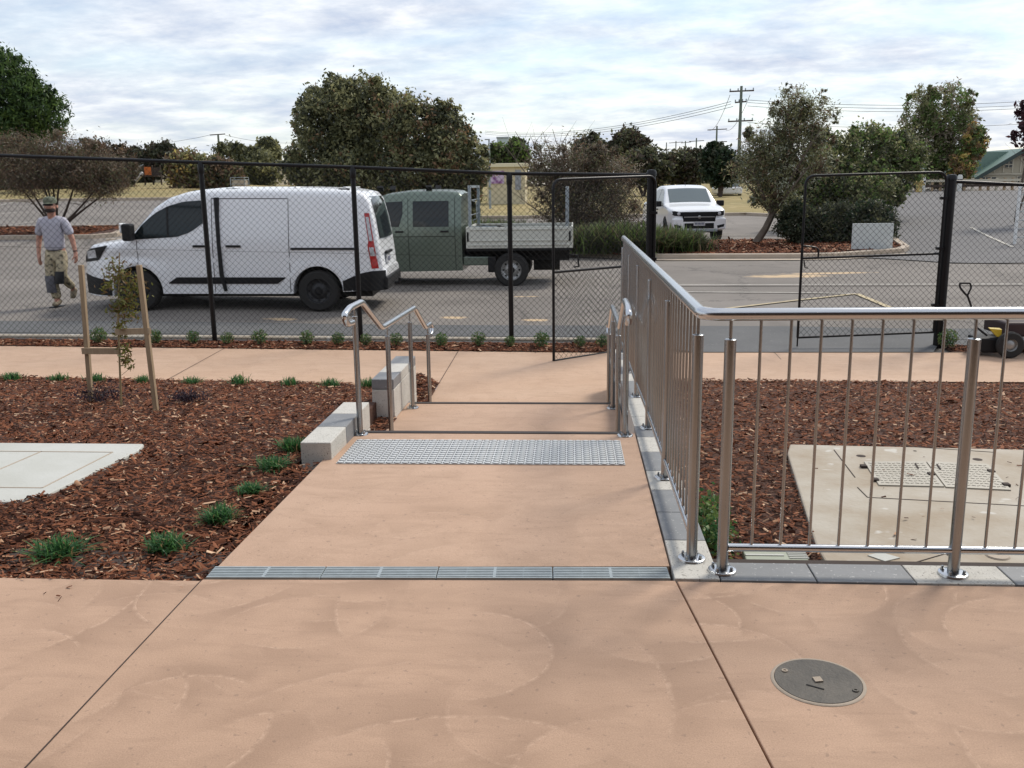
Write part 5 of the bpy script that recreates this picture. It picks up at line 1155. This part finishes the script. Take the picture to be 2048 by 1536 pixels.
MB().add([(el.x-1.2, 10, el.z-.2), (rdg.x-.6, 10.2, rdg.z-.1), (rdg.x-.6, 16, rdg.z-.1), (el.x-1.2, 16, el.z-.2)], [(0, 1, 2, 3)]).build('roof', hr, hs)
lf = H(1950, 303); MB().box(lf.x-.3, rdg.x, 1.5, 9, el.z+.3, lf.z-.0).build('back_roof_slope', hr, hs)
for e_ in (el, er): MB().obox((e_.x, -.53, e_.z-.05), (rdg.x, -.53, rdg.z-.05), .06, .28).build('barge_board', dk, hs)
c0 = H(1954, 328); c1 = H(1967, 295); ch = MB().box(c0.x, c1.x, 1, 1.7, c0.z, c1.z).build('chimney', hl, hs); MB().box(c0.x-.08, c1.x+.08, .92, 1.78, c1.z, c1.z+.12).build('chimney_cap', hw, ch)
MB().obox((el.x+.4, -.04, H(1950, 349).z), (er.x-.4, -.04, H(1950, 349).z), .06, .12).build('trim_rail', hl, hs)
for px in (1972, 1988, 2006, 2024, 2040): v = H(px, 345); MB().box(v.x-.05, v.x+.05, -.05, -.01, v.z, min(rdg.z-.4, el.z+(rdg.z-el.z)*(v.x-el.x)/(rdg.x-el.x)-.25)).build('batten', hl, hs)
for px0, px1, py0, py1 in ((1959, 1992, 354, 366), (2034, 2060, 352, 366), (2010, 2024, 322, 336)):
    a = H(px0, py0); b = H(px1, py1); w_ = MB().box(a.x, b.x, -.07, -.02, b.z, a.z).build('window', hl, hs); nn = 3 if px0 < 2000 else 2
    for i in range(nn):
        for j in (0, 1): xa = a.x+(b.x-a.x)*(i+.12)/nn; xb = a.x+(b.x-a.x)*(i+.88)/nn; za = b.z+(a.z-b.z)*(.08+j*.5); MB().box(xa, xb, -.09, -.071, za, za+(a.z-b.z)*.36).build('pane', M['glass'], w_)
# low fence on top of the hill
yf = thing('yard_fence', 'low brown and white rail fence at the top of the hill', 'fence', loc=(at(1900, 390, 58.5).x, 58.5, .93)); o = Vector(yf.location)
for px in range(1800, 2120, 16): v = at(px, 380, 58.5)-o; MB().box(v.x-.06, v.x+.06, -.06, .06, -.1, .75 if px % 48 else .95).build('post', M['pine'] if px % 3 else hl, yf)
a = at(1795, 380, 58.5)-o; b = at(2125, 380, 58.5)-o
for z_, mm in ((.55, hl), (.25, M['barkd'])): MB().box(a.x, b.x, -.09, -.06, z_, z_+.14).build('rail', mm, yf)
for px, s, lb in ((1845, .9, 'small pale bollard on the crest of the hill'), (1918, 1.0, 'white bollard beside the right gate post')):
    v = at(px, 380, 57.5); t = thing('bollard', lb, 'bollard', loc=(v.x, 57.5, tz(v.x, 57.5))); MB().lathe([(.14, 0), (.14, .85*s), (.1, .95*s), (0, .96*s)], (0, 0, 0), n=14).build('body', pm('off white paint', (.6, .6, .56)), t, smooth=True); MB().lathe([(.145, .6*s), (.145, .7*s)], (0, 0, 0), n=14).build('band', M['plast'], t)
v = at(1838, 380, 57); t = thing('hydrant', 'yellow post hydrant on the crest of the hill', 'hydrant', loc=(v.x, 57, tz(v.x, 57)))
MB().lathe([(.16, 0), (.16, .5), (.22, .52), (.22, .62), (.14, .68), (0, .72)], (0, 0, 0), n=14).build('body', pm('ochre paint', (.5, .36, .12)), t, smooth=True); MB().box(-.3, .3, -.06, .06, .38, .5).build('outlet', pm('ochre paint dark', (.42, .3, .1)), t)
# white panel near hedge
a = at(1706, 447, 25.5); b = at(1784, 508, 25.5); t = thing('sign_board', 'pale grey sign board seen from behind, standing against the hedge', 'panel', loc=((a.x+b.x)/2, 25.5, tz(a.x, 25.5)+.1))
MB().box(-(b.x-a.x)/2, (b.x-a.x)/2, 0, .05, -.02, a.z-t.location.z).build('board', pm('weathered white board', (.58, .60, .58), (.50, .52, .50), scale=1.5, rough=.7), t, bevel=.01)
for x in (-.35, .35): MB().box(x-.03, x+.03, .05, .11, -.05, .6).build('leg', M['galv'], t)
# white goal frame at the right edge
Y = 27.5; a = at(2036, 372, Y); b = at(2030, 476, Y); z = tz(b.x, Y); t = thing('goal_frame', 'white goal post with side rails at the right edge', 'goal', loc=(b.x, Y, z))
MB().tube([(0, 0, 0), (0, 0, a.z-z)], .045, 10).build('post', hl if False else pm('goal white', (.75, .75, .73)), t, smooth=True)
for k in range(6): zz_ = .2+k*.24; MB().tube([(0, 0, zz_), (3, .3, zz_)], .012, 6).build('rail', M['galv'], t)
MB().tube([(0, 0, a.z-z), (4, .2, a.z-z)], .045, 10).build('crossbar', pm('goal white', (.75, .75, .73)), t, smooth=True)
# playground
Y = 80; pg_ = thing('play_tower', 'playground tower with orange panel and pale slide at the left', 'playground', loc=(at(300, 372, Y).x, Y, tz(at(300, 372, Y).x, Y))); o = Vector(pg_.location)
def Q(px, py, y=Y): return at(px, py, y)-o
a = Q(288, 334); b = Q(303, 350); MB().box(a.x, b.x, -.05, .0, b.z, a.z).build('panel', pm('orange plastic', (.62, .16, .03), rough=.5), pg_)
for px in (287, 304, 320): v = Q(px, 330); MB().tube([(v.x, 0, 0), (v.x, 0, v.z)], .07, 8).build('post', M['barkd'], pg_)
MB().obox(Q(288, 352), Q(322, 352), 1.2, .1).build('deck', M['barkd'], pg_); MB().tube([Q(286, 346), Q(275, 358), Q(266, 368)], .16, 8).build('slide', pm('pale slide', (.6, .58, .55)), pg_, smooth=True)
a = Q(306, 335); b = Q(322, 352); MB().box(a.x, b.x, -.02, .03, b.z, a.z).build('panel', M['barkd'], pg_); MB().obox(Q(268, 338), Q(286, 330), .1, .1).build('roof_beam', M['galv'], pg_)
Y = 64; v = at(480, 372, Y); t = thing('mesh_cage', 'grey wire cage standing on the grass above the van', 'cage', loc=(v.x, Y, tz(v.x, Y))); 
for x in (-.5, .5):
    for y in (-.4, .4): MB().tube([(x, y, 0), (x, y, 1.15)], .03, 6).build('post', M['galv'], t)
for z_ in (.1, .4, .7, 1.0, 1.15): MB().tube([(-.5, -.4, z_), (.5, -.4, z_), (.5, .4, z_), (-.5, .4, z_), (-.5, -.4, z_)], .02, 5).build('rail', M['galv'], t)
MB().box(-.45, .45, -.35, .35, .02, 1.0).build('fill', M['slabr'], t, bevel=.05)
# far houses on the skyline
for px0, py0, px1, Y, lb, rc in ((288, 306, 310, 135, 'red roofed house with a pale chimney behind the playground', (.28, .06, .045)), (510, 322, 535, 120, 'grey roofed shed behind the tall olive tree', (.09, .09, .10))):
    a = at(px0, py0, Y); b = at(px1, 345, Y); z = tz(a.x, Y); w_ = b.x-a.x; t = thing('far_house', lb, 'house', loc=(a.x, Y, z)); h_ = a.z-z
    MB().box(0, w_*1.6, 0, 6, 0, h_*.72).build('wall', hw, t)
    MB().add([(-.3, -.3, h_*.72), (w_*1.6+.3, -.3, h_*.72), (w_*1.6+.3, 6.3, h_*.72), (-.3, 6.3, h_*.72), (w_*.3, 3, h_), (w_*1.3, 3, h_)], [(0, 1, 5, 4), (1, 2, 5), (2, 3, 4, 5), (3, 0, 4)]).build('roof', pm('roof '+lb[:4], rc), t)
    if Y > 130: c_ = MB().box(w_*.45, w_*.45+.7, 2.6, 3.3, h_*.8, h_+.9).build('chimney', hl, t)
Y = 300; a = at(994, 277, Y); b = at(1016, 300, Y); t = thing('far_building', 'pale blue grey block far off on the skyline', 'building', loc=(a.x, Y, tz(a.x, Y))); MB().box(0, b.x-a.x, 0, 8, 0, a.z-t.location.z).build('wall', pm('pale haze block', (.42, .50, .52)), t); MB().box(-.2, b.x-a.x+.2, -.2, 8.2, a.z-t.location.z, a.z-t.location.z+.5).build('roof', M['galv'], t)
Y = 74; v = at(1462, 370, Y); t = thing('parked_car', 'distant white car half hidden under the black tree', 'car', loc=(v.x, Y, tz(v.x, Y)))
MB().box(-.9, .9, 0, 4, .25, .8).build('body', M['whiteu'], t, bevel=.12); MB().box(-.75, .75, .8, 3.2, .8, 1.35).build('cabin', M['glassl'], t, bevel=.15)
for x in (-.8, .8): MB().lathe([(.3, -.1), (.3, .1), (0, .1)], (x, .7, .3), 'x', 12).build('wheel', M['tyre'], t)

# ------------------------------------------------------------------ garden cart
gc = thing('garden_cart', 'small black and yellow pull cart with a long looped handle at the right edge', 'cart', loc=(5.57, 12.1, zp(5.57, 12.1))); o = Vector(gc.location)
MB().box(-.42, -.08, -.02, .30, .06, .25).build('engine_box', M['plast'], gc, bevel=.02)
MB().box(-.06, 1.3, .04, .7, .25, .44).build('tub', pm('dark maroon tub', (.035, .016, .016)), gc, bevel=.03)
MB().tube([(-.52, .05, .22), (-.40, .05, .22)], .022, 10).build('axle_end', M['clear'], gc, smooth=True); MB().tube([(-.08, .0, .22), (1.2, .0, .22)], .022, 10).build('frame_bar', M['galv'], gc, smooth=True)
MB().tube([(-.30, .0, .28), (-.43, .0, .38), (-.52, -.02, .62), (-.60, -.03, .80)], .013, 8).build('handle_shaft', M['plast'], gc, smooth=True)
P = [Vector((-.60, -.03, .80)), Vector((-.56, -.03, .90)), Vector((-.58, -.03, .955)), Vector((-.71, -.03, .955)), Vector((-.70, -.03, .90)), Vector((-.61, -.03, .80))]
MB().tube(smoothpath(P, .02), .012, 8).build('grip', M['plast'], gc, smooth=True)
yl = pm('yellow plastic', (.55, .38, .03), rough=.45)
MB().add([(-.28, .0, .37), (-.13, -.02, .36), (-.13, -.02, .26), (-.18, -.02, .26), (-.28, .05, .38), (-.13, .06, .37), (-.13, .06, .27), (-.18, .06, .27)], [(0, 3, 2, 1), (4, 5, 6, 7), (0, 1, 5, 4), (2, 3, 7, 6), (0, 4, 7, 3)]).build('guard', yl, gc, bevel=.008)
for x, y in ((-.04, -.08), (1.1, -.08)):
    w_ = MB().lathe([(.08, -.04), (.15, -.04), (.17, -.02), (.17, .02), (.15, .04), (.08, .04)], (0, 0, 0), 'y', 24).build('wheel', M['tyre'], gc, smooth=True, loc=(x, y, .17)); MB().lathe([(.085, -.035), (.07, -.01), (.03, -.03), (0, -.03)], (0, 0, 0), 'y', 20).build('rim', M['rims'], w_, smooth=True)

# ------------------------------------------------------------------ the walking man
def skin(name, joints, edges, mat, parent, sub=2, root=0, loc=None):
    me = bpy.data.meshes.new(name); me.from_pydata([j[0] for j in joints], edges, []); me.materials.append(mat)
    o = bpy.data.objects.new(name, me); COL.objects.link(o)
    if parent: o.parent = parent
    m_ = o.modifiers.new('skin', 'SKIN'); m_.use_smooth_shade = True; m_.branch_smoothing = .3
    for i, j in enumerate(joints):
        r = j[1] if isinstance(j[1], tuple) else (j[1], j[1]); me.skin_vertices[0].data[i].radius = r; me.skin_vertices[0].data[i].use_root = (i == root)
    s_ = o.modifiers.new('sub', 'SUBSURF'); s_.levels = sub; s_.render_levels = sub
    return o
_m = at(124, 610, 15.15)
man = thing('person', 'man in grey t-shirt, khaki work trousers and green cap walking towards the camera', 'person', loc=(_m.x, _m.y, -.318))
man.scale = (1.16, 1.08, 1.02)
skn = pm('skin', (.45, .23, .16), (.38, .18, .12), scale=8, rough=.55); shirt = pm('heather grey cotton', (.45, .44, .49), (.38, .37, .42), scale=14, rough=.9, bump=.3, bscale=18)
pants = pm('khaki camouflage cloth', (.52, .45, .30), (.30, .25, .165), scale=14, rough=.9, bump=.3, bscale=16, speck=(.09, .08, .05), spscale=22, sth=.58); boot = pm('tan boot leather', (.32, .27, .19), (.2, .16, .11), scale=20, rough=.8)
cap = pm('camouflage cap cloth', (.10, .115, .075), (.16, .17, .12), scale=25, rough=.9); beard = pm('dark beard', (.028, .018, .015), rough=.9); pad = pm('grey knee pad', (.07, .07, .08), (.14, .14, .16), scale=12, rough=.6)
J = {'pel': ((0, 0, .95), (.12, .09)), 'wai': ((0, -.01, 1.08), (.12, .085)), 'che': ((0, -.01, 1.28), (.14, .095)), 'nb': ((0, 0, 1.46), (.075, .065)), 'nk': ((.005, -.01, 1.53), .055), 'hd1': ((.01, -.02, 1.60), (.075, .085)), 'hd2': ((.012, -.02, 1.68), (.082, .098)), 'hd3': ((.012, -.01, 1.75), (.062, .075)), 'nose': ((.03, -.115, 1.645), .014),
     'sl': ((.16, 0, 1.42), .045), 'el': ((.255, .02, 1.13), .043), 'wl': ((.315, -.04, .90), .028), 'pl': ((.325, -.06, .83), (.026, .04)),
     'sr': ((-.16, 0, 1.42), .045), 'er': ((-.25, .03, 1.12), .043), 'wr': ((-.235, -.05, .88), .028), 'pr': ((-.215, -.08, .81), (.026, .04)),
     'hl': ((.09, 0, .88), .085), 'kl': ((.085, -.10, .52), .058), 'al': ((.066, .25, .29), .035), 'fl': ((.064, .24, .22), .03),
     'hr': ((-.09, 0, .88), .085), 'kr': ((-.075, -.06, .50), .058), 'ar': ((-.045, -.02, .11), .042), 'fr': ((-.03, -.14, .05), .035)}
E_ = [('pel', 'wai'), ('wai', 'che'), ('che', 'nb'), ('nb', 'nk'), ('nk', 'hd1'), ('hd1', 'hd2'), ('hd2', 'hd3'), ('hd2', 'nose'), ('che', 'sl'), ('sl', 'el'), ('el', 'wl'), ('wl', 'pl'), ('che', 'sr'), ('sr', 'er'), ('er', 'wr'), ('wr', 'pr'), ('pel', 'hl'), ('hl', 'kl'), ('kl', 'al'), ('al', 'fl'), ('pel', 'hr'), ('hr', 'kr'), ('kr', 'ar'), ('ar', 'fr')]
for sd_, sg_ in (('l', 1), ('r', -1)):
    px0, py0, pz0 = J['p'+sd_][0]
    for i, (dy_, ln_) in enumerate(((-.03, .068), (-.011, .078), (.009, .073), (.028, .058))):
        J[f'f{sd_}{i}a'] = ((px0+.0*sg_, py0+dy_, pz0-.035), .0095); J[f'f{sd_}{i}b'] = ((px0-.006*sg_, py0+dy_*1.15, pz0-.035-ln_*.55), .0088); J[f'f{sd_}{i}c'] = ((px0-.022*sg_, py0+dy_*1.15-.004, pz0-.035-ln_*.92), .0075)
        E_ += [('p'+sd_, f'f{sd_}{i}a'), (f'f{sd_}{i}a', f'f{sd_}{i}b'), (f'f{sd_}{i}b', f'f{sd_}{i}c')]
    J[f't{sd_}a'] = ((px0-.015*sg_, py0-.045, pz0-.005), .011); J[f't{sd_}b'] = ((px0-.03*sg_, py0-.06, pz0-.045), .009); E_ += [('p'+sd_, f't{sd_}a'), (f't{sd_}a', f't{sd_}b')]
ks = list(J); ed = [(ks.index(a), ks.index(b)) for a, b in E_]
skin('body', [J[k] for k in ks], ed, skn, man, 2)
skin('t_shirt', [((0, -.005, .90), (.150, .125)), ((0, -.01, 1.04), (.158, .125)), ((0, -.012, 1.25), (.178, .13)), ((0, -.005, 1.43), (.14, .105)), ((0, 0, 1.51), (.075, .072)), ((.15, 0, 1.425), .080), ((.215, .008, 1.28), .072), ((.242, .015, 1.17), .066), ((-.15, 0, 1.425), .080), ((-.212, .012, 1.27), .070), ((-.238, .02, 1.17), .064)], [(0, 1), (1, 2), (2, 3), (3, 4), (3, 5), (5, 6), (6, 7), (3, 8), (8, 9), (9, 10)], shirt, man)
tr = skin('trousers', [((0, 0, 1.05), (.142, .106)), ((0, 0, .90), (.15, .112)), ((.095, -.01, .80), .098), ((.088, -.09, .54), .08), ((.078, .06, .42), .07), ((.068, .24, .30), .064), ((-.095, -.01, .80), .10), ((-.078, -.055, .52), .084), ((-.062, -.045, .32), .076), ((-.045, -.02, .13), .072)], [(0, 1), (1, 2), (2, 3), (3, 4), (4, 5), (1, 6), (6, 7), (7, 8), (8, 9)], pants, man)
MB().lathe([(.130, .925), (.134, .93), (.134, .955), (.130, .96)], (0, 0, 0), n=28).build('belt', M['plast'], man, smooth=True).scale = (1, .78, 1)
for lb_, j in (('right', [((-.05, .02, .13), .058), ((-.045, -.01, .085), .058), ((-.038, -.09, .065), (.05, .045)), ((-.03, -.17, .05), (.048, .036))]), ('left', [((.066, .28, .30), .05), ((.065, .27, .24), .052), ((.064, .24, .17), (.046, .046)), ((.062, .21, .11), (.04, .042))])):
    bt = skin('boot', j, [(0, 1), (1, 2), (2, 3)], boot, man, 2)
    if lb_ == 'right': MB().box(-.092, .022, -.215, .075, .0, .022).build('sole', M['plast'], bt, bevel=.01)
def kpad(x, y, z0, z1, w, mat, lean):
    V = []
    for j in range(7):
        t = j/6; z = z0+(z1-z0)*t
        for i in range(7):
            q = (i/6-.5)*2; V.append((x+w*q, y-lean*t-.035*(1-q*q)*(1-.5*abs(2*t-1)**3), z))
    n_ = len(V); V += [(a_, b_+.02, c_) for a_, b_, c_ in V]
    F = [(j*7+i, j*7+i+1, (j+1)*7+i+1, (j+1)*7+i) for j in range(6) for i in range(6)]
    F += [(n_+c_[3], n_+c_[2], n_+c_[1], n_+c_[0]) for c_ in F[:36]]
    F += [(i, n_+i, n_+i+1, i+1) for i in range(6)]+[(42+i, 43+i, n_+43+i, n_+42+i) for i in range(6)]+[(7*j, 7*j+7, n_+7*j+7, n_+7*j) for j in range(6)]+[(7*j+6, n_+7*j+6, n_+7*j+13, 7*j+13) for j in range(6)]
    MB().add(V, F).build('knee_pad', mat, man, smooth=True)
kpad(-.070, -.118, .25, .53, .070, pad, .02); kpad(.085, -.165, .40, .60, .066, M['plast'], -.03)
for z_ in (.40, .30): MB().tube([(-.135+.07*(1-math.cos(a)), -.05-.075*math.sin(a), z_) for a in [k*math.pi/8*2 for k in range(9)]], .008, 5).build('pad_strap', M['plast'], man)
# head details
ch_ = MB(); cpv = [(.088, 0), (.092, .035), (.082, .075), (.05, .10), (0, .108)]
cp = MB().lathe(cpv, (.012, -.012, 1.705), n=24).build('cap', cap, man, smooth=True); cp.data.transform(Matrix.Translation((0, -.012, 0)) @ Matrix.Scale(1.12, 4, (0, 1, 0)))
V = []
for i in range(9):
    a = math.pi+math.pi*i/8
    for r in (.085, .165 if 2 < i < 6 else .15): V.append((.02+.078*math.cos(a) if r < .1 else .022+.074*math.cos(a), -.02+r*math.sin(a)*(1.0), 1.712-(r-.085)*.25))
V2 = V+[(x, y, z+.006) for x, y, z in V]; n_v = len(V)
F = [(2*i, 2*i+1, 2*i+3, 2*i+2) for i in range(8)]+[(n_v+2*i, n_v+2*i+2, n_v+2*i+3, n_v+2*i+1) for i in range(8)]+[(2*i+1, n_v+2*i+1, n_v+2*i+3, 2*i+3) for i in range(8)]
MB().add(V2, F).build('cap_peak', cap, cp, smooth=True)
skin('beard', [((-.055, -.04, 1.61), (.026, .034)), ((-.03, -.085, 1.575), (.034, .036)), ((.015, -.105, 1.555), (.042, .042)), ((.06, -.085, 1.575), (.034, .036)), ((.082, -.04, 1.61), (.026, .034)), ((.02, -.112, 1.615), (.028, .012))], [(0, 1), (1, 2), (2, 3), (3, 4), (2, 5)], beard, man, 2, 2)
MB().box(-.05, .095, -.122, -.100, 1.662, 1.692).build('sunglasses', M['plast'], man, bevel=.008)
for x in (-.078, .10): MB().lathe([(0, -.012), (.022, -.008), (.026, .004), (0, .012)], (x, -.005, 1.645), 'x', 12).build('ear', skn, man, smooth=True)
MB().lathe([(.032, -.012), (.034, 0), (.032, .012)], (.308, -.03, .925), n=14).build('wristwatch', M['plast'], man)

# ------------------------------------------------------------------ wall and roof added out of view, to darken the steel's reflections
bw = thing('added_wall', 'unseen brown brick wall added behind the camera to darken reflections in the steel posts', 'building', loc=(0, -3.4, 0))
MB().box(-14, 14, -.3, 0, 0, 3.0).build('wall', pm('brown brick', (.13, .075, .05), (.09, .055, .04), scale=3, rough=.9), bw)
MB().box(-14, 14, -.3, 4.5, 3.0, 3.12).build('added_roof', M['barkd'], bw)  # unseen deep roof, added to keep the wall behind in shade
